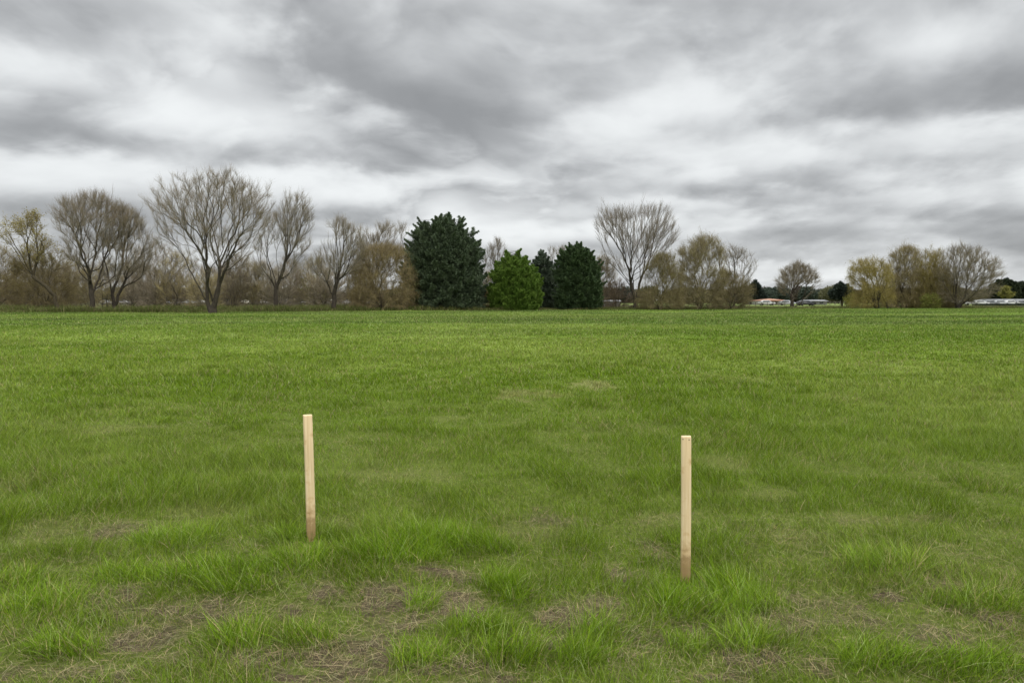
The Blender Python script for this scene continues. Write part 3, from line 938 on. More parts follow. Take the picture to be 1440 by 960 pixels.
def build_trees():
    bare_tree('willow_tree', 'leaning willow with yellow tufted top, foremost at the far left edge', 'tree', (83, 433), 97,
              [(-6, 318), (8, 308), (30, 306), (44, 296), (56, 302), (60, 325), (78, 345), (74, 362), (50, 372), (20, 352), (-4, 340)],
              [[(83, 433), (74, 412), (45, 386), (22, 366, 1), (8, 350, 2)], [(45, 386), (35, 358), (24, 330), (2, 322)], [(45, 386), (45, 345, -1), (45, 312, -1)], [(24, 330), (35, 318), (42, 305)], [(45, 386), (58, 340, 1), (70, 352, 2)]],
              n=150, bf=0.2, trunk=0.26, tw=8, col=OLIVE, col2=TAN, leaves=2600, leafcol=YELLOW, leaf_size=0.10, tl=(0.35, 1.0), up=0.2, bark='bark_green', group=G_WILLOW, seed=11)
    bare_tree('willow_bush', 'brownish olive willow thicket around the leaning willow trunk at far left', 'bush', (66, 432), 102,
              [(20, 428), (14, 390), (25, 358), (45, 348), (70, 345), (92, 352), (104, 380), (104, 420), (88, 431)],
              n=300, bf=0.05, trunk=0.11, tw=13, tl=(0.5, 1.3), col=OLIVE, col2=BROWN, up=0.1, droop=0.5, drop_len=(0.4, 1.4), stems=7, leaves=3600, leafcol=(0.24, 0.20, 0.06), leaf_size=0.06, group=G_WILLOW, seed=12, wd=0.02)
    bare_tree('willow_bush', 'dull olive thicket cut off by the left border of the picture', 'bush', (-4, 431), 100,
              [(-60, 428), (-66, 370), (-45, 345), (-10, 345), (12, 352), (26, 375), (28, 425)],
              n=300, bf=0.05, trunk=0.11, tw=13, tl=(0.5, 1.3), col=OLIVE, col2=BROWN, up=0.15, droop=0.35, drop_len=(0.3, 1.0), stems=7, leaves=3000, leafcol=(0.23, 0.195, 0.06), leaf_size=0.06, group=G_WILLOW, seed=13, wd=0.02)
    bare_tree('bare_tree', 'dense rounded bare tree with dark forked base, just right of the leaning willow', 'tree', (130, 438), 96,
              [(76, 300), (84, 286), (104, 280), (124, 275), (140, 273), (158, 279), (172, 290), (184, 302), (188, 330), (182, 365), (165, 395), (130, 405), (108, 392), (92, 362), (82, 330)],
              [[(130, 438), (129, 415), (126, 390), (118, 355), (100, 320)], [(129, 415), (134, 385), (140, 345), (144, 300)], [(126, 390), (112, 372), (96, 358)], [(129, 415), (122, 402, 1), (116, 390, 2)], [(126, 390), (126, 350, 1.5), (124, 300, 2)], [(134, 385), (152, 350), (165, 315)]],
              n=520, bf=0.12, trunk=0.36, tw=9, up=0.6, tl=(0.6, 1.5), col=(0.17, 0.13, 0.08), col2=GREYTAN, kd=0.75, group=G_BARE, seed=14)
    bare_tree('bare_tree', 'bare tree with long low branch reaching right, beside the dense rounded one', 'tree', (163, 435), 99,
              [(140, 330), (150, 300), (170, 290), (188, 296), (202, 312), (212, 335), (216, 362), (205, 385), (185, 400), (165, 405), (148, 390), (140, 360)],
              [[(163, 435), (158, 412), (152, 385), (142, 350)], [(161, 430), (168, 405), (178, 375), (196, 352)], [(168, 405), (184, 397), (205, 394), (214, 393)], [(158, 412), (166, 375, 1), (170, 330, 1)], [(178, 375), (182, 340), (188, 310)], [(163, 428), (170, 424), (172, 419)]],
              n=340, bf=0.12, trunk=0.33, tw=9, up=0.45, tl=(0.6, 1.4), kd=0.75, group=G_BARE, seed=15)
    bare_tree('bare_tree', 'largest bare tree, broad twin-trunked crown standing foremost in the left row', 'tree', (298, 440), 88,
              [(202, 284), (214, 264), (238, 251), (262, 247), (282, 251), (300, 246), (312, 241), (326, 240), (345, 251), (366, 262), (382, 275), (385, 300), (372, 325), (352, 345), (348, 372), (325, 392), (275, 390), (246, 368), (226, 350), (218, 330), (226, 312)],
              [[(299, 440), (302, 430), (307, 404), (315, 384), (324, 360), (340, 327), (362, 310), (376, 292)],
               [(296, 438), (291, 428), (290, 400), (290, 371), (277, 350), (253, 316), (222, 297)],
               [(290, 371), (292, 326), (286, 302), (273, 275)], [(290, 385), (289, 360), (301, 320), (306, 285)],
               [(307, 404), (304, 374, 1), (312, 345, 1.5), (325, 319, 2), (331, 270, 2)], [(304, 374), (298, 350, -1), (300, 310, -2)],
               [(291, 398), (280, 388), (262, 396)], [(309, 400), (318, 394), (334, 391), (350, 399)], [(277, 350), (258, 342), (236, 332)], [(315, 384), (335, 365), (352, 350)], [(253, 316), (248, 290), (240, 268)], [(340, 327), (346, 300), (350, 272)]],
              n=560, bf=0.22, trunk=0.50, tw=9, up=0.4, tl=(0.5, 1.3), kd=0.85, col=(0.18, 0.135, 0.08), group=G_BARE, seed=16)
    bare_tree('bare_tree', 'tall narrow bare tree close to the right of the largest one', 'tree', (388, 433), 101,
              [(352, 372), (358, 335), (372, 312), (388, 296), (402, 272), (414, 280), (428, 272), (438, 290), (441, 320), (436, 350), (425, 375), (405, 392), (375, 395)],
              [[(388, 433), (388, 410), (393, 392), (402, 368), (405, 330), (404, 285)], [(402, 368), (414, 345), (420, 310), (427, 282)], [(388, 410), (384, 385), (376, 350), (372, 325)], [(393, 392), (412, 382), (432, 368)], [(388, 402), (372, 380), (358, 362)]],
              n=330, bf=0.3, trunk=0.30, tw=8, up=0.5, tl=(0.5, 1.3), kd=0.75, group=G_BARE, seed=17)
    bare_tree('bare_tree', 'bare tree with crooked low limb forking right, left of the tan willow thicket', 'tree', (470, 434), 103,
              [(440, 350), (450, 325), (465, 314), (482, 307), (498, 312), (510, 330), (516, 355), (508, 378), (490, 392), (460, 395), (438, 385)],
              [[(470, 434), (469, 418), (474, 395), (480, 368), (484, 340), (492, 318)], [(469, 418), (464, 405), (458, 390), (446, 370)], [(474, 400), (468, 372), (462, 340)], [(472, 418), (486, 408), (490, 400), (504, 392)], [(480, 368), (475, 340, 1), (474, 318, 1)]],
              n=300, bf=0.28, trunk=0.36, tw=8, up=0.45, tl=(0.5, 1.3), kd=0.8, group=G_BARE, seed=18)
    bare_tree('bare_tree', 'tall pale twiggy tree rising behind the tan willow thicket', 'tree', (528, 432), 116,
              [(498, 380), (500, 345), (505, 318), (520, 308), (532, 318), (545, 316), (556, 322), (566, 312), (574, 320), (572, 345), (565, 380), (535, 395)],
              n=330, bf=0.2, trunk=0.25, tw=8, up=0.5, tl=(0.5, 1.4), col=(0.20, 0.165, 0.10), stems=4, group=G_BARE, seed=19)
    bare_tree('willow_bush', 'tan willow thicket beside the big dark evergreen, its left neighbour', 'bush', (538, 434), 106,
              [(492, 430), (490, 390), (500, 362), (520, 348), (545, 345), (568, 352), (578, 378), (578, 432)],
              n=420, bf=0.05, trunk=0.12, tw=13, tl=(0.5, 1.4), col=(0.20, 0.155, 0.065), col2=BROWN, up=0.15, droop=0.45, drop_len=(0.4, 1.3), stems=9, leaves=4200, leafcol=(0.27, 0.22, 0.07), leaf_size=0.06, group=G_WILLOW, seed=20, wd=0.021)
    bare_tree('olive_shrub', 'low olive green shrub at the left foot of the big dark evergreen', 'shrub', (572, 435), 108,
              [(556, 433), (556, 400), (566, 380), (582, 376), (592, 395), (592, 433)],
              n=150, bf=0.05, trunk=0.08, tw=10, tl=(0.3, 0.9), col=(0.12, 0.11, 0.05), col2=BROWN, up=0.2, stems=5, leaves=4500, leafcol=(0.085, 0.10, 0.030), leaf_size=0.09, seed=21)

    evergreen('evergreen_tree', 'huge dark evergreen, broadest and tallest of the dark conifers', 'tree', (627, 436), 112,
              [(572, 434), (573, 400), (570, 380), (575, 354), (582, 338), (588, 322), (593, 313), (600, 310), (605, 324), (609, 334), (612, 319), (620, 306), (626, 313), (632, 305), (640, 321), (646, 310), (652, 325), (658, 325), (661, 338), (667, 344), (673, 358), (675, 385), (677, 410), (675, 434)],
              n=2300, sprigs=58, pad=0.85, seed=22, trunk=0.45, leaders=((600, 311), (620, 300), (631, 300), (646, 303), (664, 319), (590, 322), (612, 306)), col=(0.062, 0.090, 0.050), col2=(0.130, 0.170, 0.096), lump_r=0.95, sl=0.24, sw=0.058, lump=6)
    bare_tree('bare_tree', 'thin bare tree showing pale branches just right of the huge evergreen', 'tree', (694, 431), 124,
              [(676, 395), (680, 355), (690, 340), (702, 336), (714, 350), (716, 380), (706, 410), (685, 415)],
              n=150, bf=0.25, trunk=0.18, tw=8, up=0.35, tl=(0.5, 1.2), col=(0.20, 0.17, 0.12), stems=3, group=G_BARE, seed=23)
    bare_tree('willow_bush', 'narrow straw coloured willow between huge evergreen and bright green conifer', 'bush', (688, 434), 116,
              [(678, 433), (679, 400), (685, 385), (694, 388), (698, 405), (698, 433)],
              n=90, bf=0.05, trunk=0.07, tw=12, tl=(0.4, 1.0), col=(0.24, 0.19, 0.08), col2=OLIVE, droop=0.5, drop_len=(0.3, 1.0), up=0.1, stems=4, leaves=700, leafcol=(0.24, 0.20, 0.07), leaf_size=0.06, group=G_WILLOW, seed=24)
    evergreen('arborvitae', 'bright green rounded conifer, shorter than the dark evergreens beside it', 'conifer', (725, 436), 112,
              [(693, 434), (690, 408), (695, 386), (703, 370), (709, 362), (713, 354), (718, 364), (723, 362), (728, 355), (732, 364), (739, 360), (744, 374), (754, 386), (759, 410), (757, 434)],
              n=1100, sprigs=62, pad=0.6, seed=25, col=(0.085, 0.155, 0.022), col2=(0.155, 0.235, 0.040), lump_r=0.75, tip=0.8, spire=0.75, lump=6, rise=0.45, layer=0.0, flat=0.35, sl=0.19, sw=0.055, leaders=((713, 354), (728, 356), (738, 360), (719, 359)), trunk=0.25)
    evergreen('spruce_tree', 'slim blue-grey spruce standing back between the green and dark conifers', 'tree', (762, 433), 128,
              [(748, 432), (748, 400), (752, 370), (758, 354), (763, 352), (770, 366), (778, 375), (784, 395), (786, 432)],
              n=800, sprigs=52, pad=0.7, sl=0.21, sw=0.056, seed=26, col=(0.066, 0.092, 0.060), col2=(0.125, 0.160, 0.104), lump_r=0.75, leaders=((761, 350), (762, 351)), trunk=0.25)
    bare_tree('bare_tree', 'bare tree peeping between the slim spruce and the dark columnar evergreen', 'tree', (784, 432), 134,
              [(768, 395), (768, 360), (774, 345), (784, 352), (794, 345), (800, 365), (796, 400)],
              n=110, bf=0.25, trunk=0.16, tw=8, up=0.45, tl=(0.5, 1.2), col=(0.20, 0.17, 0.12), stems=3, group=G_BARE, seed=27)
    evergreen('evergreen_tree', 'dark columnar evergreen, second in size among the dark conifers', 'tree', (812, 435), 117,
              [(784, 433), (786, 400), (785, 375), (790, 354), (800, 348), (812, 344), (822, 350), (830, 356), (838, 366), (841, 395), (843, 420), (841, 433)],
              n=1300, sprigs=56, pad=0.75, sl=0.21, sw=0.056, seed=28, col=(0.048, 0.080, 0.034), col2=(0.092, 0.138, 0.056), lump_r=0.85, leaders=((813, 342), (804, 346), (828, 352)), trunk=0.35)
    bare_tree('willow_bush', 'straw brown willow to the right of the dark columnar evergreen', 'bush', (848, 433), 128,
              [(834, 432), (834, 385), (838, 362), (850, 358), (862, 368), (868, 400), (866, 432)],
              n=180, bf=0.05, trunk=0.1, tw=12, tl=(0.5, 1.2), col=(0.20, 0.16, 0.075), col2=BROWN, droop=0.4, drop_len=(0.3, 1.1), up=0.15, stems=5, leaves=700, leafcol=(0.21, 0.17, 0.06), leaf_size=0.06, group=G_WILLOW, seed=29)
    bare_tree('brown_shrub', 'reddish brown low shrub at the left foot of the vase shaped tree', 'shrub', (866, 434), 124,
              [(844, 433), (846, 405), (858, 392), (874, 394), (888, 405), (892, 433)],
              n=170, bf=0.05, trunk=0.06, tw=11, tl=(0.3, 0.9), col=(0.135, 0.095, 0.07), col2=BROWN, up=0.3, stems=6, seed=30)
    bare_tree('bare_tree', 'vase shaped bare tree with two diverging trunks, tallest one right of the conifers', 'tree', (894, 435), 119,
              [(834, 302), (842, 296), (866, 291), (886, 289), (906, 288), (926, 288), (944, 293), (950, 312), (955, 335), (940, 350), (925, 368), (905, 388), (885, 398), (868, 388), (850, 366), (842, 350), (834, 322)],
              [[(894, 435), (893, 416), (887, 400), (885, 381), (876, 357), (861, 333), (846, 316)],
               [(894, 430), (898, 412), (903, 389), (904, 367), (894, 348), (884, 330), (877, 310)],
               [(885, 381), (887, 360), (887, 340), (876, 322), (867, 302)], [(904, 367), (908, 357), (916, 338), (926, 326), (936, 306)],
               [(903, 389), (910, 372), (917, 360), (930, 349), (950, 336)], [(904, 367), (903, 340, 1.5), (905, 300, 2)], [(887, 395), (872, 368), (852, 352)], [(908, 357), (912, 330, -1), (916, 300, -1.5)], [(876, 357), (870, 345, 1.5), (858, 310, 2)], [(894, 348), (890, 320, -1), (892, 298, -1)]],
              n=430, bf=0.42, trunk=0.42, tw=7, up=0.55, tl=(0.5, 1.4), kd=0.8, col=(0.165, 0.125, 0.09), group=G_BARE, seed=31)
    bare_tree('willow_bush', 'olive drooping willow partly hiding the base of the vase shaped tree', 'bush', (928, 434), 117,
              [(896, 432), (902, 400), (908, 375), (920, 360), (936, 356), (950, 362), (958, 385), (960, 432)],
              n=330, bf=0.05, trunk=0.12, tw=13, tl=(0.5, 1.3), col=(0.17, 0.145, 0.055), col2=BROWN, droop=0.55, drop_len=(0.5, 1.6), up=0.1, stems=7, leaves=4600, leafcol=(0.22, 0.195, 0.055), leaf_size=0.065, group=G_WILLOW, seed=32, wd=0.021)
    bare_tree('willow_tree', 'broad olive willow with bare twigs on top, middle of the right clump', 'tree', (984, 434), 120,
              [(948, 432), (950, 390), (955, 352), (966, 342), (980, 336), (998, 333), (1012, 342), (1020, 362), (1022, 400), (1020, 432)],
              n=520, bf=0.06, trunk=0.2, tw=12, tl=(0.5, 1.4), col=(0.185, 0.155, 0.06), col2=TAN, droop=0.25, drop_len=(0.4, 1.3), up=0.3, stems=8, leaves=5200, leafcol=(0.235, 0.205, 0.06), leaf_size=0.065, group=G_WILLOW, seed=33, wd=0.02, bark='bark_green', spread=0.8)
    bare_tree('bare_tree', 'sparse bare tree at the right end of the main tree row', 'tree', (1032, 432), 128,
              [(1010, 385), (1012, 350), (1026, 342), (1038, 350), (1050, 352), (1063, 358), (1064, 378), (1052, 398), (1030, 405)],
              [[(1032, 432), (1034, 410), (1033, 380), (1034, 352)], [(1034, 410), (1042, 390), (1058, 368)], [(1033, 390), (1024, 368), (1020, 352)]],
              n=130, bf=0.3, trunk=0.16, tw=7, up=0.4, tl=(0.4, 1.1), col=(0.19, 0.16, 0.12), group=G_BARE, seed=34)
    bare_tree('willow_bush', 'brown green thicket closing the right end of the main tree row', 'bush', (1026, 434), 121,
              [(1000, 432), (1000, 400), (1012, 384), (1026, 380), (1044, 392), (1056, 402), (1056, 420), (1044, 432)],
              n=300, bf=0.05, trunk=0.1, tw=12, tl=(0.4, 1.2), col=(0.15, 0.125, 0.055), col2=BROWN, droop=0.3, drop_len=(0.3, 0.9), up=0.2, stems=7, leaves=2000, leafcol=(0.13, 0.125, 0.04), leaf_size=0.065, group=G_WILLOW, seed=35, wd=0.021)

    # the gap on the right
    evergreen('spruce_tree', 'small dark pointed spruce in the gap, near the orange roofed building', 'tree', (1062, 427), 250,
              [(1049, 426), (1052, 412), (1057, 402), (1061, 395), (1065, 404), (1072, 412), (1076, 426)],
              n=420, sprigs=24, pad=1.2, sl=0.6, sw=0.17, seed=36, lump_r=1.5, tip=0.35, trunk=0.2, col=(0.022, 0.034, 0.026), col2=(0.04, 0.055, 0.042), leaders=((1061, 394),))
    bare_tree('bare_tree', 'lone round bare tree standing in the gap of the tree line', 'tree', (1118, 431.5), 164,
              [(1090, 392), (1098, 382), (1110, 374), (1122, 371), (1138, 376), (1150, 386), (1153, 398), (1146, 412), (1128, 418), (1104, 416), (1094, 405)],
              [[(1114, 431.5), (1113, 418), (1106, 402), (1098, 390)], [(1115, 431.5), (1127, 427), (1132, 418), (1136, 400), (1146, 388)], [(1113, 418), (1118, 398), (1118, 380)], [(1132, 418), (1130, 395), (1126, 378)]],
              n=330, bf=0.15, trunk=0.46, tw=9, up=0.4, tl=(0.6, 1.6), wd=0.026, col=(0.185, 0.15, 0.09), col2=GREYTAN, group=G_BARE, seed=37)
    evergreen('pine_tree', 'dark pine with bare stem left of the yellow willow clump', 'tree', (1184, 431.5), 164,
              [(1173, 418), (1171, 411), (1177, 404), (1184, 399), (1191, 403), (1196, 411), (1195, 418)],
              n=330, sprigs=26, pad=0.9, sl=0.45, sw=0.12, seed=38, lump_r=1.0, tip=0.35, trunk=0.28, col=(0.028, 0.044, 0.030), col2=(0.045, 0.06, 0.045), leaders=((1184, 398),))

    # the clump on the right
    bare_tree('willow_tree', 'yellow weeping willow with dark leaning trunk, left end of right clump', 'tree', (1247, 434), 132,
              [(1197, 428), (1194, 395), (1196, 375), (1206, 366), (1222, 362), (1238, 364), (1250, 372), (1256, 392), (1252, 420), (1235, 430), (1206, 431)],
              [[(1249, 434), (1244, 422), (1236, 408), (1228, 398), (1214, 392)], [(1236, 408), (1232, 390), (1228, 372)], [(1240, 415), (1246, 395, 1), (1250, 376, 1)], [(1228, 398), (1216, 380, -1), (1205, 372, -1)], [(1234, 433), (1226, 424), (1218, 418)]],
              n=340, bf=0.06, trunk=0.42, tw=11, tl=(0.4, 1.1), col=(0.23, 0.185, 0.06), col2=OLIVE, droop=0.5, drop_len=(0.6, 1.8), up=0.1, leaves=9000, leafcol=(0.31, 0.255, 0.06), leaf_size=0.075, bark='bark', group=G_WILLOW, seed=39, wd=0.02)
    bare_tree('willow_tree', 'tall pale willow with sparse yellow top, second from left in right clump', 'tree', (1272, 434), 138,
              [(1246, 430), (1248, 385), (1252, 360), (1262, 350), (1278, 348), (1292, 352), (1298, 375), (1302, 400), (1302, 432)],
              n=460, bf=0.12, trunk=0.26, tw=10, tl=(0.5, 1.3), col=(0.22, 0.18, 0.08), col2=TAN, droop=0.2, drop_len=(0.3, 1.2), up=0.3, stems=4, leaves=4200, leafcol=(0.27, 0.225, 0.07), leaf_size=0.07, group=G_WILLOW, seed=40, spread=0.8)
    bare_tree('willow_tree', 'golden olive willow in the middle of the right clump', 'tree', (1308, 434), 137,
              [(1280, 432), (1282, 390), (1288, 364), (1300, 351), (1318, 351), (1330, 364), (1338, 395), (1338, 432)],
              n=480, bf=0.08, trunk=0.24, tw=11, tl=(0.5, 1.3), col=(0.215, 0.175, 0.06), col2=OLIVE, droop=0.4, drop_len=(0.4, 1.6), up=0.2, stems=5, leaves=5600, leafcol=(0.28, 0.23, 0.06), leaf_size=0.07, group=G_WILLOW, seed=41, spread=0.8)
    bare_tree('bare_tree', 'round spreading bare tree at the right end of the right clump', 'tree', (1348, 434), 133,
              [(1322, 420), (1320, 385), (1326, 358), (1336, 350), (1354, 346), (1372, 350), (1390, 356), (1402, 368), (1407, 390), (1398, 412), (1375, 424), (1345, 426)],
              [[(1346, 434), (1344, 418), (1346, 395), (1352, 362)], [(1344, 425), (1334, 405), (1328, 380)], [(1349, 433), (1358, 410), (1376, 385), (1394, 372)], [(1358, 410), (1366, 385), (1374, 358)], [(1352, 430), (1372, 414), (1396, 402)], [(1346, 395), (1338, 372), (1336, 356)]],
              n=620, bf=0.08, trunk=0.38, tw=10, up=0.35, tl=(0.5, 1.4), col=(0.175, 0.14, 0.085), col2=GREYTAN, leaves=900, leafcol=(0.2, 0.17, 0.06), leaf_size=0.06, group=G_BARE, seed=42, wd=0.02)
    bare_tree('willow_bush', 'olive drooping thicket filling the middle of the right clump', 'bush', (1288, 434), 140,
              [(1238, 432), (1240, 404), (1254, 386), (1280, 378), (1308, 378), (1332, 386), (1350, 404), (1350, 432)],
              n=560, bf=0.05, trunk=0.1, tw=13, tl=(0.5, 1.3), col=OLIVE, col2=BROWN, droop=0.5, drop_len=(0.5, 1.5), up=0.1, stems=9, leaves=4500, leafcol=(0.235, 0.20, 0.06), leaf_size=0.075, group=G_WILLOW, seed=46, wd=0.022)
    bare_tree('leafy_bush', 'lime green low bush peeping out at left foot of the right clump', 'bush', (1200, 432.5), 146,
              [(1189, 431), (1190, 421), (1197, 414), (1208, 418), (1212, 431)],
              n=60, bf=0.05, trunk=0.05, tw=8, tl=(0.3, 0.8), col=OLIVE, col2=GREENY, stems=4, leaves=2600, leafcol=(0.20, 0.215, 0.045), leaf_size=0.11, seed=43)
    bare_tree('leafy_bush', 'fresh green low bush under the golden willow in the right clump', 'bush', (1310, 434), 133,
              [(1298, 433), (1298, 420), (1306, 413), (1316, 415), (1322, 424), (1322, 433)],
              n=60, bf=0.05, trunk=0.05, tw=8, tl=(0.3, 0.8), col=OLIVE, col2=GREENY, stems=4, leaves=2000, leafcol=(0.165, 0.185, 0.04), leaf_size=0.10, seed=44)

    # yellow-green shrub seen between trunks on the left
    bare_tree('leafy_bush', 'yellow green leafy bush glowing between two bare trees left of the conifers', 'bush', (434, 431), 128,
              [(412, 428), (412, 400), (422, 390), (438, 388), (452, 396), (456, 412), (452, 428)],
              n=140, bf=0.05, trunk=0.08, tw=9, tl=(0.4, 1.0), col=OLIVE, col2=GREENY, stems=5, leaves=5200, leafcol=(0.225, 0.215, 0.04), leaf_size=0.10, seed=45)

    # brown saplings filling the background on the left; each one its own plant
    r = np.random.default_rng(99)
    spec = [(20, 380, 'between the left border and the leaning willow'), (104, 372, 'right behind the yellow leaning willow'), (196, 352, 'behind the low reaching branch'), (222, 344, 'tallest of those left of the largest tree'),
            (246, 362, 'a little left of the largest tree trunk'), (268, 372, 'close left of the largest tree trunk'), (330, 362, 'just right of the largest tree trunk'),
            (352, 372, 'midway between the largest tree and its narrow neighbour'), (372, 378, 'at the left of the narrow tree trunk'), (404, 374, 'at the right of the narrow tree trunk'), (444, 372, 'behind the yellow green bush'),
            (456, 380, 'left of the crooked limbed trunk'), (504, 374, 'right of the crooked limbed trunk'), (150, 372, 'between the two dark left trunks'), (186, 384, 'low beside the long branch tip'),
            (310, 380, 'between the twin trunks of the largest tree'), (290, 384, 'directly behind the largest tree trunk'), (420, 384, 'under the yellow green bush'), (60, 384, 'behind the willow thicket at far left'), (340, 386, 'low one under the right hand limbs of the largest tree'),
            (40, 376, 'second from the left border'), (84, 378, 'at the foot of the leaning willow trunk'), (122, 388, 'low behind the dark forked base'), (208, 376, 'left of the tallest sapling'), (234, 384, 'low right of the tallest sapling'),
            (320, 388, 'lowest one right of the largest tree trunk'), (392, 388, 'directly behind the narrow tree trunk'), (470, 386, 'directly behind the crooked limbed trunk'), (516, 386, 'at the left edge of the tan willow thicket')]
    for k, (px, top, where) in enumerate(spec):
        D = r.uniform(108, 128)
        wv = r.uniform(20, 30)
        by = 422 + 1560 / D
        top = top - r.uniform(2, 12); h = by - top
        poly = [(px - wv * .8, by - h * .06), (px - wv, by - h * .5), (px - wv * .8, by - h * .8), (px - wv * .2, top), (px + wv * .35, top + 3), (px + wv * .85, by - h * .78), (px + wv, by - h * .45), (px + wv * .8, by - h * .06)]
        bare_tree('sapling', 'thin brown bare sapling ' + where, 'sapling', (px, by), D, poly, n=170, bf=0.06, trunk=0.10, tw=9, tl=(0.5, 1.4), up=0.35,
                  col=tuple(np.array([BROWN, OLIVE, TAN][k % 3]) * r.uniform(1.05, 1.5)), col2=GREYTAN, stems=int(r.integers(3, 6)), leaves=int(r.integers(200, 1100)), leafcol=(0.215, 0.195, 0.065), leaf_size=0.06, group=G_SCRUB, seed=100 + k, wd=0.021)

    # right border: dark trees and one lime one, far behind the parking area
    evergreen('pine_tree', 'dark rounded pine behind the pale roofed building at far right', 'tree', (1412, 426), 300,
              [(1397, 422), (1397, 405), (1404, 396), (1416, 394), (1426, 400), (1430, 424)], n=360, sprigs=24, pad=1.6, sl=0.8, sw=0.25, seed=50, lump_r=1.5, tip=0.35, col=(0.03, 0.042, 0.022), col2=(0.05, 0.062, 0.032), leaders=((1413, 393),))
    evergreen('pine_tree', 'dark pine cut off by the right border of the picture', 'tree', (1446, 426), 300,
              [(1424, 424), (1426, 404), (1436, 399), (1452, 398), (1462, 408), (1464, 424)], n=380, sprigs=24, pad=1.6, sl=0.8, sw=0.25, seed=51, lump_r=1.5, tip=0.35, col=(0.032, 0.044, 0.026), col2=(0.052, 0.064, 0.036), leaders=((1438, 398),))
    bare_tree('lime_tree', 'small yellow green tree in front of the dark pines at far right', 'tree', (1416, 426), 262,
              [(1406, 418), (1407, 408), (1414, 404), (1422, 406), (1425, 414), (1422, 420)], n=60, bf=0.1, trunk=0.15, tw=8, tl=(0.5, 1.2), col=OLIVE, col2=GREENY, leaves=1800, leafcol=(0.20, 0.19, 0.05), leaf_size=0.22, seed=52)


def build_distant_wood():
    """the wood closing the view, which reads as one brown and olive mass"""
    r = np.random.default_rng(5)
    V, Q, C, off = [], [], [], 0
    for k in range(300):
        D = r.uniform(330, 460)
        x = r.uniform(-1, 1) * D * 0.95
        h = r.uniform(5.5, 8.5) * (0.85 + 0.45 * vnoise(np.array([x * 0.02]), np.array([3.0]), 4)[0]); w = r.uniform(4, 7.5)
        kind = r.uniform()
        c = np.array([0.085, 0.072, 0.055]) if kind < 0.6 else (np.array([0.10, 0.098, 0.05]) if kind < 0.85 else np.array([0.040, 0.052, 0.038]))
        n = 4200
        a = r.normal(0, 1, (n, 3)); a = unit(a) * r.uniform(0.05, 1, (n, 1)) ** 0.5
        S = np.array([x, D, h * 0.5]) + a * np.array([w, w, h * 0.5])
        S += r.normal(0, 0.3, (n, 3))
        v, q, cc = leaf_quads(S, 0.34, r, c * 1.3 * r.uniform(0.9, 1.1), 0.7)
        V.append(v); Q.append(q + off); C.append(cc); off += len(v)
    o = mesh_obj('distant_wood', np.concatenate(V), [np.concatenate(Q)], M['leaf'], None, [np.concatenate(C)])
    tag(o, 'distant brown and olive wood closing the view behind the field', 'wood', kind='stuff')


# ------------------------------------------------------------------ stakes
def wood_mat():
    m, nt, out = new_mat('fresh_sawn_pine')
    tc = N(nt, 'ShaderNodeTexCoord')
    mp = N(nt, 'ShaderNodeMapping'); mp.inputs['Scale'].default_value = (38, 38, 1.6)
    nt.links.new(tc.outputs['Object'], mp.inputs[0])
    g = N(nt, 'ShaderNodeTexNoise', inp={'Scale': 2.2, 'Detail': 7, 'Roughness': 0.6, 'Distortion': 0.6})
    nt.links.new(mp.outputs[0], g.inputs['Vector'])
    r = ramp(nt, [(0.28, (0.54, 0.385, 0.21)), (0.42, (0.69, 0.525, 0.305)), (0.58, (0.73, 0.57, 0.345)), (0.75, (0.82, 0.685, 0.46))])
    nt.links.new(g.outputs[0], r.inputs[0])
    # knots and smears
    n2 = N(nt, 'ShaderNodeTexNoise', inp={'Scale': 13.0, 'Detail': 3})
    nt.links.new(tc.outputs['Object'], n2.inputs['Vector'])
    r2 = ramp(nt, [(0.56, (1, 1, 1)), (0.64, (0.9, 0.85, 0.78)), (0.75, (0.6, 0.5, 0.4))])
    nt.links.new(n2.outputs[0], r2.inputs[0])
    mx = N(nt, 'ShaderNodeMix', data_type='RGBA', blend_type='MULTIPLY'); mx.inputs[0].default_value = 1
    nt.links.new(r.outputs[0], mx.inputs[6]); nt.links.new(r2.outputs[0], mx.inputs[7])
    # soil splashed on the lowest hand's breadth
    sp = N(nt, 'ShaderNodeSeparateXYZ'); nt.links.new(tc.outputs['Object'], sp.inputs[0])
    n3 = N(nt, 'ShaderNodeTexNoise', inp={'Scale': 26.0, 'Detail': 5}); nt.links.new(tc.outputs['Object'], n3.inputs['Vector'])
    ma = N(nt, 'ShaderNodeMath', operation='MULTIPLY_ADD', inp={1: 0.25, 2: 0.0}); nt.links.new(n3.outputs[0], ma.inputs[0])
    sb = N(nt, 'ShaderNodeMath', operation='SUBTRACT'); nt.links.new(sp.outputs[2], sb.inputs[0]); nt.links.new(ma.outputs[0], sb.inputs[1])
    r3 = ramp(nt, [(0.0, (0.50, 0.44, 0.35)), (0.04, (0.80, 0.75, 0.68)), (0.11, (1, 1, 1))]); nt.links.new(sb.outputs[0], r3.inputs[0])
    m2 = N(nt, 'ShaderNodeMix', data_type='RGBA', blend_type='MULTIPLY'); m2.inputs[0].default_value = 1
    nt.links.new(mx.outputs[2], m2.inputs[6]); nt.links.new(r3.outputs[0], m2.inputs[7])
    p = N(nt, 'ShaderNodeBsdfPrincipled', inp={'Roughness': 0.7, 'Specular IOR Level': 0.25})
    nt.links.new(m2.outputs[2], p.inputs['Base Color'])
    b = N(nt, 'ShaderNodeBump', inp={'Strength': 0.35, 'Distance': 0.002}); nt.links.new(g.outputs[0], b.inputs['Height'])
    nt.links.new(b.outputs[0], p.inputs['Normal'])
    nt.links.new(p.outputs[0], out.inputs[0])
    return m


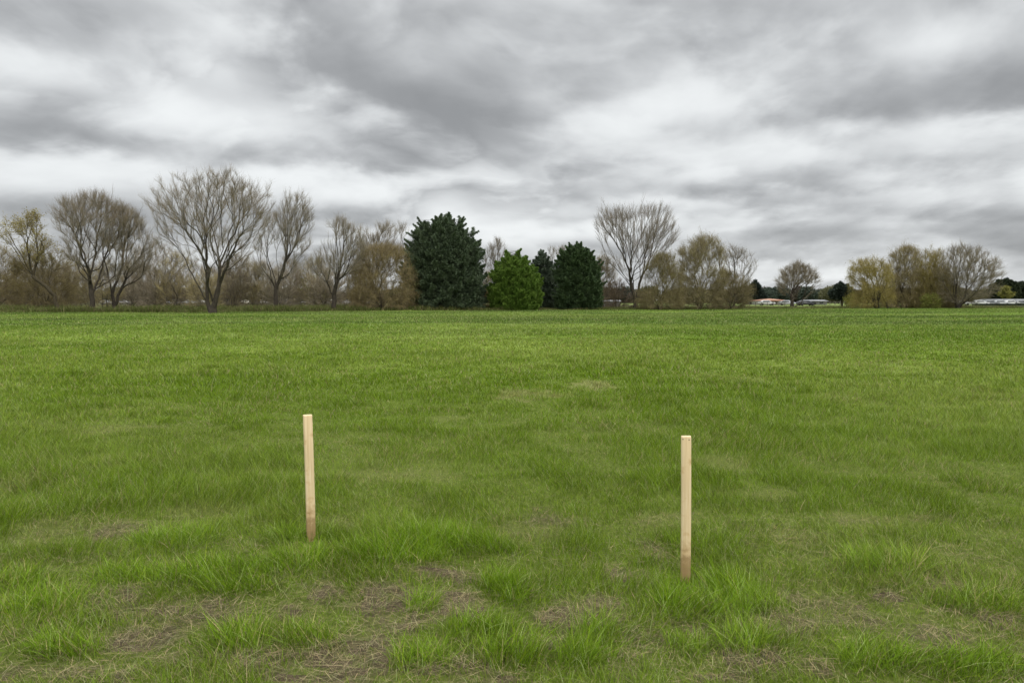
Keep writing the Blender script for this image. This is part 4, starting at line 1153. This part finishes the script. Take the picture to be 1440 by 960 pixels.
def stake(px_top, py_top, px_bot, py_bot, width, depth, rz, label):
    """a square sawn stake driven into the turf, its lower end cut to a point below ground"""
    mat = M.setdefault('pine', wood_mat())
    gx, gy = ground_at(px_bot, py_bot)
    gz = float(ground_z(np.array([gx]), np.array([gy]))[0])
    # distance along the view so that the foot stands on the ground
    top = world(px_top, py_top, gy)
    ln = top[2] - gz
    mb = MB()
    w, d = width / 2, depth / 2
    b = 0.0035
    r = np.random.default_rng(int(px_top))
    zs = [-0.32, -0.14, 0.0, ln * 0.33, ln * 0.66, ln - 0.004, ln]
    P = []
    for i, z in enumerate(zs):
        k = 0.12 if i == 0 else (1.0 if i < len(zs) - 1 else 0.965)
        bow = 0.0022 * math.sin(math.pi * max(z, 0) / ln)
        for (sx, sy, cut) in ((-1, -1, 0), (-1, -1, 1), (1, -1, 0), (1, -1, 1), (1, 1, 0), (1, 1, 1), (-1, 1, 0), (-1, 1, 1)):
            x = sx * w; y = sy * d
            if sx * sy > 0: (dx, dy) = ((0, -sy * b) if cut == 0 else (-sx * b, 0))
            else: (dx, dy) = ((-sx * b, 0) if cut == 0 else (0, -sy * b))
            P.append(((x + dx) * k + bow, (y + dy) * k, z + (r.normal(0, 0.0008) if i == len(zs) - 1 else 0)))
    F = []
    for i in range(len(zs) - 1):
        for k in range(8):
            l = (k + 1) % 8
            F.append((i * 8 + k, i * 8 + l, i * 8 + 8 + l, i * 8 + 8 + k))
    F.append(tuple(range(7, -1, -1))); F.append(tuple((len(zs) - 1) * 8 + k for k in range(8)))
    mb.add(P, F)
    o = mb.build('wooden_stake', mat)
    o.location = (gx, gy, gz)
    lean = math.atan2(top[0] - gx, ln)
    o.rotation_euler = (0, lean, rz)
    tag(o, label, 'stake', 'wooden survey stakes in the grass')
    # two dark nail heads near the top edge, as on the sawn face
    return o, ln


def build_stakes():
    wl = 13.0 * 4.66 / FPX
    a, la = stake(432.5, 583, 437.6, 763, 0.052, 0.046, math.radians(22), 'plain pale wooden stake leaning slightly left, farther and higher in view')
    b, lb = stake(964.8, 613, 963.8, 811, 0.051, 0.036, math.radians(-7), 'upright pale wooden stake, nearer and thicker looking, with dark specks at its top')
    nm = noise_mat('rusty_nail', [(0.3, (0.05, 0.03, 0.02)), (0.7, (0.10, 0.06, 0.035))], 60, 3, 0.7)
    for st, ln, spots in ((b, lb, ((-0.018, -0.014), (0.014, -0.016))),):
        for x, z in spots:
            mb = MB()
            mb.tube([(x, -0.0155, ln + z), (x, -0.0189, ln + z)], 0.0030, 10)
            o = mb.build('nail_head', nm, st)


# ------------------------------------------------------------------ the far side: buildings, cars, fence, road
def car_meshes(paint, boxy):
    """a parked car about 4.6 m long, nose along -y; parts as meshes (made once and shared)"""
    key = (paint, boxy)
    H = 1.78 if boxy else 1.48
    parts = {}
    b = MB()
    prof = [(-2.25, 0.32), (-2.3, 0.62), (-2.2, 0.82), (-1.2, 0.98), (-0.55, H - 0.06), (-0.2, H), (1.3 if boxy else 0.9, H), (1.95 if boxy else 1.5, H - 0.10 if boxy else H - 0.2), (2.2, 1.02), (2.28, 0.72), (2.25, 0.32), (1.75, 0.28), (-1.7, 0.28)]
    n = len(prof)
    P = []
    for sx in (-1, 1):
        for (y, z) in prof:
            ww = 0.90 if z < 1.05 else 0.90 - 0.24 * (z - 1.05) / (H - 1.05)
            P.append((sx * ww, y, z))
    F = [tuple(range(n)), tuple(range(2 * n - 1, n - 1, -1))] + [((i + 1) % n, i, n + i, n + (i + 1) % n) for i in range(n)]
    b.add(P, F)
    parts['body'] = (b, 'paint_' + paint)
    zt = H - 0.14
    for nm, sx in (('side_window', -1), ('side_window', 1)):
        w_ = MB()
        e = 0.004
        wl = 0.90 - 0.24 * (1.04 - 1.05) / (H - 1.05) + e; wt = 0.90 - 0.24 * (zt - 1.05) / (H - 1.05) + e
        y1 = 1.75 if boxy else 1.3
        pts = [(-0.85, 1.04, wl), (y1 + 0.1, 1.06, wl), (y1 - 0.15, zt, wt), (-0.42, zt, wt)]
        V = [(sx * w, y, z) for y, z, w in pts] + [(sx * (w - 0.03), y, z) for y, z, w in pts]
        w_.add(V, [(0, 1, 2, 3), (7, 6, 5, 4), (0, 4, 5, 1), (1, 5, 6, 2), (2, 6, 7, 3), (3, 7, 4, 0)])
        parts.setdefault('side_window', []).append((w_, 'dark_glass'))
    wsh = MB()
    def slab(yb, zb, yt, zt_, wb, wt):
        V = [(-wb, yb, zb), (wb, yb, zb), (wt, yt, zt_), (-wt, yt, zt_)]
        d = np.array([0, 0.03 if yb > 0 else -0.03, 0.012])
        V2 = [tuple(np.array(v) + d) for v in V]
        return V + V2, [(0, 1, 2, 3), (7, 6, 5, 4), (0, 4, 5, 1), (1, 5, 6, 2), (2, 6, 7, 3), (3, 7, 4, 0)]
    wsh.add(*slab(-1.12, 1.04, -0.62, H - 0.15, 0.78, 0.64))
    parts['windscreen'] = (wsh, 'dark_glass')
    rw = MB()
    rw.add(*slab(2.17 if boxy else 2.1, 1.10, 1.99 if boxy else 1.62, H - 0.16 if boxy else H - 0.27, 0.78, 0.64))
    parts['rear_window'] = (rw, 'dark_glass')
    parts['wheel'] = []
    for y in (-1.42, 1.40):
        for sx in (-1, 1):
            t = MB(); t.tube([(sx * 0.72, y, 0.33), (sx * 0.915, y, 0.33)], 0.33, 14)
            parts['wheel'].append((t, 'tyre'))
    parts['headlight'] = []
    for sx in (-1, 1):
        t = MB(); t.box((sx * 0.66, -2.24, 0.72), (0.34, 0.10, 0.14), bevel=0.02)
        parts['headlight'].append((t, 'lamp'))
    return parts


CAR_PROTO = {}


def car(px, D, paint, boxy, rz, label):
    x = float(world(px, 422, D)[0])
    z = float(ground_z(np.array([x]), np.array([D]))[0])
    root = empty('parked_car', (x, D, z + 0.02), label, 'car', 'parked cars beyond the trees', rz)
    key = (paint, boxy)
    if key not in CAR_PROTO:
        L = []
        for nm, v in car_meshes(paint, boxy).items():
            for mb, mt in (v if isinstance(v, list) else [v]):
                L.append(mb.build(nm, M[mt], root))
        CAR_PROTO[key] = L
    else:
        for o in CAR_PROTO[key]:
            c = o.copy(); COL.objects.link(c); c.parent = root
    return root


def building(name, label, px0, px1, D, depth, wall_h, roof_h, wall, roof, over=0.6, openings=(), hip=True, base=0.0):
    x0 = float(world(px0, 422, D)[0]); x1 = float(world(px1, 422, D)[0])
    cx = 0.5 * (x0 + x1); L = x1 - x0
    root = empty(name, (cx, D + depth / 2, base), label, 'building')
    w = MB(); w.box((0, 0, wall_h / 2), (L, depth, wall_h)); w.build('wall', M[wall], root)
    r = MB()
    a, b = L / 2 + over, depth / 2 + over
    rx = a - (b if hip else 0)
    z0, z1 = wall_h + 0.003, wall_h + roof_h
    P = [(-a, -b, z0), (a, -b, z0), (a, b, z0), (-a, b, z0), (-rx, 0, z1), (rx, 0, z1), (-a, -b, z0 + .15), (a, -b, z0 + .15), (a, b, z0 + .15), (-a, b, z0 + .15)]
    F = [(0, 3, 2, 1), (0, 1, 7, 6), (1, 2, 8, 7), (2, 3, 9, 8), (3, 0, 6, 9), (6, 7, 5, 4), (8, 9, 4, 5), (7, 8, 5), (9, 6, 4)]
    r.add(P, F); r.build('roof', M[roof], root)
    for kind, u, wd, z, h in openings:
        m = MB(); m.box((u * L - L / 2, -depth / 2 - 0.02, z + h / 2), (wd, 0.06, h)); f = m.build(kind, M['dark_glass' if kind == 'window' else 'old_wood'], root)
        if kind == 'window':
            t = MB()
            for dx, dz, sx, sz in ((-wd / 2, 0, .12, h + .12), (wd / 2, 0, .12, h + .12), (0, -h / 2, wd - .12, .12), (0, h / 2, wd - .12, .12)):
                t.box((u * L - L / 2 + dx, -depth / 2 - 0.06, z + h / 2 + dz), (sx, 0.10, sz))
            t.build('frame', M['grey_wall'], f)
    return root


def fence(px0, px1, D0, D1, label, n, h=1.15):
    p0 = world(px0, 422, D0); p1 = world(px1, 422, D1)
    root = empty('post_and_rail_fence', (float(p0[0]), float(p0[1]), 0), label, 'fence')
    d = (p1 - p0); d[2] = 0
    for k in range(n):
        q = d * (k / (n - 1))
        z = float(ground_z(np.array([p0[0] + q[0]]), np.array([p0[1] + q[1]]))[0])
        m = MB(); m.box((q[0], q[1], z + h / 2 - 0.1), (0.14, 0.14, h + 0.2), bevel=0.015); m.build('post', M['old_wood'], root)
    for hz in (0.55, 1.0):
        m = MB(); m.tube([(0, -0.1, hz), (d[0], d[1] - 0.1, hz)], 0.055, 6); m.build('rail', M['old_wood'], root)


def build_far_side():
    # road where the cars stand
    def strip(x0, x1, y0, y1, z, nm, mat, lab):
        xs = np.linspace(x0, x1, 80)
        zz = z
        V = np.concatenate([np.stack([xs, 0 * xs + y0, 0 * xs + zz], -1), np.stack([xs, 0 * xs + y1, 0 * xs + zz], -1)])
        i = np.arange(79)
        o = mesh_obj(nm, V, [np.stack([i, i + 1, i + 81, i + 80], -1)], mat)
        tag(o, lab, kind='structure')
    strip(-230, 30, 252, 272, 0.05, 'road', M['asphalt'], 'grey road behind the trees on the left')
    strip(100, 260, 182, 203, 0.05, 'parking_lot', M['asphalt'], 'dark parking area at the far right')
    left = [(150, 'white', 0, 90, 'white car glimpsed between the two dark left trunks'), (176, 'silver', 0, 88, 'silver car seen under the long low branch'),
            (243, 'white', 1, 92, 'white tall car left of the largest tree'), (265, 'silver', 0, 90, 'silver car close left of the largest tree trunk'), (281, 'white', 0, 86, 'white low car half hidden by the largest tree trunk'),
            (322, 'white', 1, 90, 'white tall car just right of the largest tree trunk'), (345, 'cream', 0, 91, 'cream car midway between the largest tree and the narrow one'), (368, 'white', 0, 90, 'white car left of the narrow tree trunk'),
            (402, 'silver', 1, 90, 'silver tall car just right of the narrow tree trunk'), (424, 'white', 1, 89, 'white tall car under the left half of the yellow green bush'), (438, 'white', 0, 92, 'white low car under the right half of the yellow green bush'), (461, 'cream', 1, 90, 'cream tall car just left of the crooked limbed trunk'),
            (490, 'white', 0, 90, 'white car right of the crooked limbed trunk'), (510, 'silver', 0, 90, 'silver car at the left of the tan willow thicket')]
    for px, p, bx, rz, lab in left:
        car(px, 268, p, bx, math.radians(rz + 180 * (px % 2)), lab)
    right = [(1352, 'white', 0, 78, 'white car glimpsed under the round bare tree at the right'), (1378, 'white', 0, 90, 'white car at the right foot of the round bare tree'), (1392, 'grey', 0, 88, 'grey car beside the round bare tree at right'), (1407, 'silver', 0, 80, 'silver low car left of the white one at far right'), (1421, 'white', 0, 90, 'brightest white low car parked at the far right'), (1436, 'grey', 0, 92, 'grey car nearest to the right border')]
    for px, p, bx, rz, lab in right:
        car(px, 212, p, bx, math.radians(rz), lab)
    car(1133.5, 196, 'black', 0, math.radians(93), 'black car parked under the lone round bare tree')
    car(1078, 214, 'white', 0, math.radians(90), 'white car left in front of the orange roofed building')
    car(1107, 214, 'silver', 0, math.radians(60), 'silver car at the right end of the orange roofed building')
    building('orange_roofed_building', 'long low white building with weathered orange roof in the gap', 1070, 1106, 236, 9, 1.25, 0.85, 'white_wall', 'orange_roof', 0.7,
             (('window', .15, 1.2, .45, .6), ('window', .4, 1.6, .45, .6), ('door', .6, .9, 0.02, 1.15), ('window', .82, 1.4, .45, .6)))
    building('grey_shed', 'long low grey shed behind the lone bare tree', 1137, 1163, 240, 7, 1.1, 0.55, 'grey_wall', 'grey_roof', 0.4, (('door', .3, 1.6, 0.02, 0.95), ('window', .7, 1.2, .4, .5)), hip=False)
    building('pale_roofed_building', 'long low building with pale roof behind parked cars at far right', 1399, 1462, 226, 9, 1.45, 0.4, 'grey_wall', 'grey_roof', 0.8, (('window', .2, 3.0, .7, .7), ('window', .5, 3.2, .7, .7), ('window', .8, 3.0, .7, .7)), hip=False)
    building('garden_shed', 'small grey shed seen through the brown shrub right of the conifers', 846, 872, 168, 5, 1.15, 0.4, 'grey_wall', 'grey_roof', 0.3, (('door', .3, .9, 0.02, 1.15), ('window', .7, .9, .5, .5)), hip=False)
    r = np.random.default_rng(77)
    a = world(1372, 422, 200); b = world(1470, 422, 200)
    hx = float(a[0]); hl = float(b[0] - a[0])
    root = empty('hedge', (hx, 200, 0), 'low dark clipped hedge in front of the parked cars at far right', 'hedge')
    S = np.stack([r.uniform(0, hl, 9000), r.normal(0, 0.3, 9000), r.beta(1.2, 1.4, 9000) * 0.55], -1)
    v, q, cc = leaf_quads(S, 0.09, r, (0.030, 0.040, 0.018), 0.7)
    mesh_obj('foliage', v, [q], M['needles'], root, [cc])
    st = MB()
    for k in range(int(hl / 0.6)): st.tube([(0.3 + k * 0.6, 0, -0.05), (0.3 + k * 0.6, 0.05, 0.45)], 0.02, 5)
    st.build('stem', M['bark'], root)
    fence(398, 532, 158, 158, 'weathered post and rail fence behind the left trees', 13)
    fence(1046, 1112, 188, 188, 'post and rail fence in front of the orange roofed building', 9, 1.0)
    fence(1160, 1196, 214, 214, 'post and rail fence beside the dark pine', 6, 1.2)


# ------------------------------------------------------------------ sky and light
SUN_EL, SUN_AZ = math.radians(48), math.radians(150)        # azimuth measured from +Y towards +X: behind the camera's right shoulder


def build_sky():
    w = bpy.data.worlds.new('World'); scene.world = w
    w.use_nodes = True
    nt = w.node_tree
    for n in list(nt.nodes): nt.nodes.remove(n)
    out = nt.nodes.new('ShaderNodeOutputWorld')
    bg = nt.nodes.new('ShaderNodeBackground'); bg.inputs[1].default_value = 0.1
    sky = nt.nodes.new('ShaderNodeTexSky'); sky.sky_type = 'NISHITA'; sky.sun_disc = False
    sky.sun_elevation = SUN_EL; sky.sun_rotation = SUN_AZ
    tc = nt.nodes.new('ShaderNodeTexCoord')

    def sock(v, inp):
        if isinstance(v, (int, float)): inp.default_value = v
        else: nt.links.new(v, inp)

    def m(op, a, b=None, c=None, clamp=False):
        n = nt.nodes.new('ShaderNodeMath'); n.operation = op; n.use_clamp = clamp
        sock(a, n.inputs[0])
        if b is not None: sock(b, n.inputs[1])
        if c is not None: sock(c, n.inputs[2])
        return n.outputs[0]
    nrm = nt.nodes.new('ShaderNodeVectorMath'); nrm.operation = 'NORMALIZE'
    nt.links.new(tc.outputs['Generated'], nrm.inputs[0])
    sp = nt.nodes.new('ShaderNodeSeparateXYZ'); nt.links.new(nrm.outputs[0], sp.inputs[0])
    x, y, z = sp.outputs
    az = m('ARCTAN2', x, y)
    el = m('ARCSINE', z)
    zc = m('MAXIMUM', z, 0.0)
    h = m('ADD', zc, 0.31)
    px = m('DIVIDE', x, h); py = m('DIVIDE', y, h)

    def comb(a, b, c):
        n = nt.nodes.new('ShaderNodeCombineXYZ'); sock(a, n.inputs[0]); sock(b, n.inputs[1]); sock(c, n.inputs[2]); return n.outputs[0]

    def noise(vec, scale, detail, rough=0.5, dist=0.0):
        n = nt.nodes.new('ShaderNodeTexNoise'); n.noise_dimensions = '2D'; n.inputs['Scale'].default_value = scale; n.inputs['Detail'].default_value = detail
        n.inputs['Roughness'].default_value = rough; n.inputs['Distortion'].default_value = dist
        nt.links.new(vec, n.inputs['Vector']); return n.outputs[0]
    # big slow warp so that cloud edges wander
    w1 = noise(comb(px, py, 1.7), 0.9, 3)
    w2 = noise(comb(px, py, 8.3), 0.9, 3)
    qx = m('MULTIPLY_ADD', m('SUBTRACT', w1, 0.5), 0.28, px); qy = m('MULTIPLY_ADD', m('SUBTRACT', w2, 0.5), 0.28, py)
    SX = 0.95
    p0 = comb(m('MULTIPLY', qx, SX), qy, 4.2)
    p1 = comb(m('MULTIPLY', qx, SX), m('MULTIPLY', qy, 1.10), 4.2)
    n0 = noise(p0, 1.5, 3, 0.4); n1 = noise(p1, 1.5, 3, 0.4)
    f0 = noise(comb(m('MULTIPLY', qx, 1.0), qy, 4.2), 3.6, 5, 0.5)
    f1 = noise(comb(m('MULTIPLY', qx, 1.0), m('MULTIPLY_ADD', py, 0.05, qy), 4.2), 3.6, 5, 0.5)
    relief = m('SUBTRACT', n1, n0)
    relief_f = m('SUBTRACT', f1, f0)
    # billows: rounded bright heads with a sharp far edge
    bl = nt.nodes.new('ShaderNodeTexVoronoi'); bl.voronoi_dimensions = '2D'; bl.feature = 'SMOOTH_F1'; bl.inputs['Scale'].default_value = 2.7; bl.inputs['Smoothness'].default_value = 0.7
    bl.inputs['Detail'].default_value = 2.0; bl.inputs['Roughness'].default_value = 0.5
    wv = comb(m('MULTIPLY_ADD', m('SUBTRACT', f0, 0.5), 0.34, m('MULTIPLY', qx, 0.9)), m('MULTIPLY_ADD', m('SUBTRACT', f1, 0.5), 0.34, qy), 0.6)
    nt.links.new(wv, bl.inputs['Vector'])
    billow = m('SUBTRACT', bl.outputs['Distance'], 0.45)
    # the photographed sky's large bright breaks and dark banks, as directions (azimuth, elevation)
    blobs = []

    def blob(ppx, ppy, rx, ry, amp, tilt=0.0):
        cx = (ppx - 720) / FPX; cz = (480 - ppy) / FPX
        dy = math.cos(PITCH) + cz * math.sin(PITCH); dz = -math.sin(PITCH) + cz * math.cos(PITCH)
        a0 = math.atan2(cx, dy); e0 = math.atan2(dz, math.hypot(cx, dy))
        ra, re = rx / FPX, ry / FPX
        da = m('SUBTRACT', az_w, a0); de = m('SUBTRACT', el_w, e0)
        if tilt:
            c, s = math.cos(tilt), math.sin(tilt)
            u = m('ADD', m('MULTIPLY', da, c), m('MULTIPLY', de, -s)); v = m('ADD', m('MULTIPLY', da, s), m('MULTIPLY', de, c))
        else: u, v = da, de
        u = m('DIVIDE', u, ra); v = m('DIVIDE', v, re)
        g = m('EXPONENT', m('MULTIPLY', m('ADD', m('MULTIPLY', u, u), m('MULTIPLY', v, v)), -1.0))
        blobs.append(m('MULTIPLY', g, amp * 1.2))
    az_w = m('MULTIPLY_ADD', m('SUBTRACT', f0, 0.5), 0.10, m('MULTIPLY_ADD', m('SUBTRACT', w1, 0.5), 0.12, az))
    el_w = m('MULTIPLY_ADD', m('SUBTRACT', f0, 0.5), 0.045, m('MULTIPLY_ADD', m('SUBTRACT', w2, 0.5), 0.05, el))
    for b in BLOBS: blob(*b)
    tot = blobs[0]
    for b in blobs[1:]: tot = m('ADD', tot, b)
    val = m('MULTIPLY_ADD', m('SUBTRACT', n0, 0.5), -SKY['n'], SKY['base'])
    val = m('MULTIPLY_ADD', relief, SKY['relief'], val)
    val = m('MULTIPLY_ADD', m('SUBTRACT', f0, 0.5), -SKY['fine'], val)
    # banks of stratocumulus one behind the other: each has a bright head and darkens down to a flat base
    def bank(freq, big, puff, fine, seed, edge):
        nb = noise(comb(m('MULTIPLY', px, 0.55), py, seed), 1.1, 2, 0.4)
        nb2 = noise(comb(m('ADD', px, seed), m('ADD', py, seed * 0.7), 0.0), 1.5, 2, 0.45)
        s_ = m('MULTIPLY', py, freq)
        s_ = m('MULTIPLY_ADD', nb2, big, s_)
        s_ = m('MULTIPLY_ADD', billow, puff, s_)
        s_ = m('MULTIPLY_ADD', f0, fine, s_)
        fr = m('FRACT', s_)
        P = m('MAXIMUM', m('MULTIPLY_ADD', fr, -2.0 / (1 - edge), 1.0), m('MULTIPLY_ADD', m('SUBTRACT', fr, 1 - edge), 2.0 / edge, -1.0))
        wgt = m('MULTIPLY', m('SUBTRACT', nb, 0.30), 2.6, clamp=True)
        return m('MULTIPLY', P, wgt)
    val = m('MULTIPLY_ADD', bank(1.5, 1.0, 0.75, 1.1, 5.3, 0.30), SKY['bank'], val)
    val = m('MULTIPLY_ADD', relief_f, SKY['relief_f'], val)
    val = m('MULTIPLY_ADD', billow, -SKY['billow'], val)
    val = m('ADD', val, tot)
    # soft shoulder and foot
    val = m('MULTIPLY_ADD', m('TANH', m('DIVIDE', m('SUBTRACT', val, 0.62), 0.34)), 0.34, 0.62)
    val = m('MULTIPLY', val, 0.87)
    # overcast skies are brightest overhead
    t = m('MULTIPLY', m('SUBTRACT', el, 0.42), 1.6, clamp=True)
    val = m('MULTIPLY', val, m('MULTIPLY_ADD', t, SKY['zenith'], 1.0))
    cl = nt.nodes.new('ShaderNodeCombineColor')
    cold = m('MULTIPLY', m('SUBTRACT', 0.95, m('MINIMUM', val, 0.95)), 0.045)
    nt.links.new(m('MULTIPLY', val, 0.972), cl.inputs[0])
    nt.links.new(val, cl.inputs[1])
    nt.links.new(m('MULTIPLY', val, m('ADD', 1.0, cold)), cl.inputs[2])
    # clouds hide nearly all of the blue sky above them
    sc = nt.nodes.new('ShaderNodeVectorMath'); sc.operation = 'SCALE'; sc.inputs['Scale'].default_value = 10.0
    nt.links.new(cl.outputs[0], sc.inputs[0])
    mix = nt.nodes.new('ShaderNodeMix'); mix.data_type = 'RGBA'; mix.inputs[0].default_value = 0.97
    nt.links.new(sky.outputs[0], mix.inputs[6]); nt.links.new(sc.outputs[0], mix.inputs[7])
    nt.links.new(mix.outputs[2], bg.inputs[0])
    nt.links.new(bg.outputs[0], out.inputs[0])
    w.cycles.sampling_method = 'MANUAL'; w.cycles.sample_map_resolution = 512

    sd = bpy.data.lights.new('sun', 'SUN'); sd.energy = SKY['sun']; sd.angle = math.radians(40); sd.color = (1, 0.97, 0.92)
    so = bpy.data.objects.new('sun', sd); COL.objects.link(so)
    # light travels from the sun's place towards the scene
    so.rotation_euler = (math.radians(90) - SUN_EL, 0, math.pi - SUN_AZ)
    return so


# photo pixel x, y, half widths, strength, tilt (radians, clockwise in the picture)
BLOBS = [
    (60, 115, 170, 34, 0.24, 0.10), (290, 180, 180, 42, 0.14, 0.22), (520, 262, 150, 26, 0.16), (280, 96, 80, 20, 0.14),
    (340, 30, 60, 26, 0.10), (870, 182, 130, 42, 0.26, -0.25), (700, 160, 60, 20, -0.06), (1340, 58, 130, 40, 0.26, -0.15),
    (650, 60, 60, 34, 0.16), (480, 30, 70, 40, -0.10), (120, 35, 170, 28, -0.10), (330, 212, 260, 22, -0.22), (70, 205, 130, 22, -0.12),
    (590, 150, 150, 46, -0.18, 0.3), (900, 70, 160, 42, -0.16), (770, 20, 80, 30, -0.04), (1270, 150, 230, 32, -0.20), (1080, 150, 70, 30, -0.05), (1000, 40, 160, 30, -0.10),
    (760, 222, 100, 18, -0.12), (60, 285, 150, 24, -0.16), (120, 240, 150, 12, 0.08), (760, 290, 260, 14, 0.10), (640, 330, 240, 12, 0.14),
    (980, 235, 120, 20, 0.08), (1330, 190, 140, 14, 0.14), (1000, 272, 160, 10, -0.08), (1180, 250, 160, 20, -0.05), (1260, 330, 260, 14, -0.08), (1150, 372, 200, 10, -0.06), (1080, 390, 200, 12, 0.04),
    (830, 330, 90, 10, 0.10), (870, 310, 140, 7, -0.10), (1150, 282, 150, 10, 0.08), (1400, 300, 140, 12, 0.05),
]
SKY = dict(base=0.672, n=0.40, relief=0.6, fine=0.08, relief_f=0.6, billow=0.24, bank=0.13, zenith=3.1, sun=1.5)

import os
build_sky()
build_ground()
build_stakes()
if not os.environ.get('QUICK_SKY'):
    build_grass()
    build_dead_grass()
    build_rough_grass()
    build_trees()
    build_distant_wood()
    build_far_side()

vs = scene.view_settings
vs.view_transform = 'Standard'
vs.look = 'None'
vs.exposure = 0.2
vs.gamma = 1.0
vs.use_curve_mapping = False
scene.cycles.max_bounces = 6
scene.cycles.diffuse_bounces = 3
scene.cycles.transmission_bounces = 3
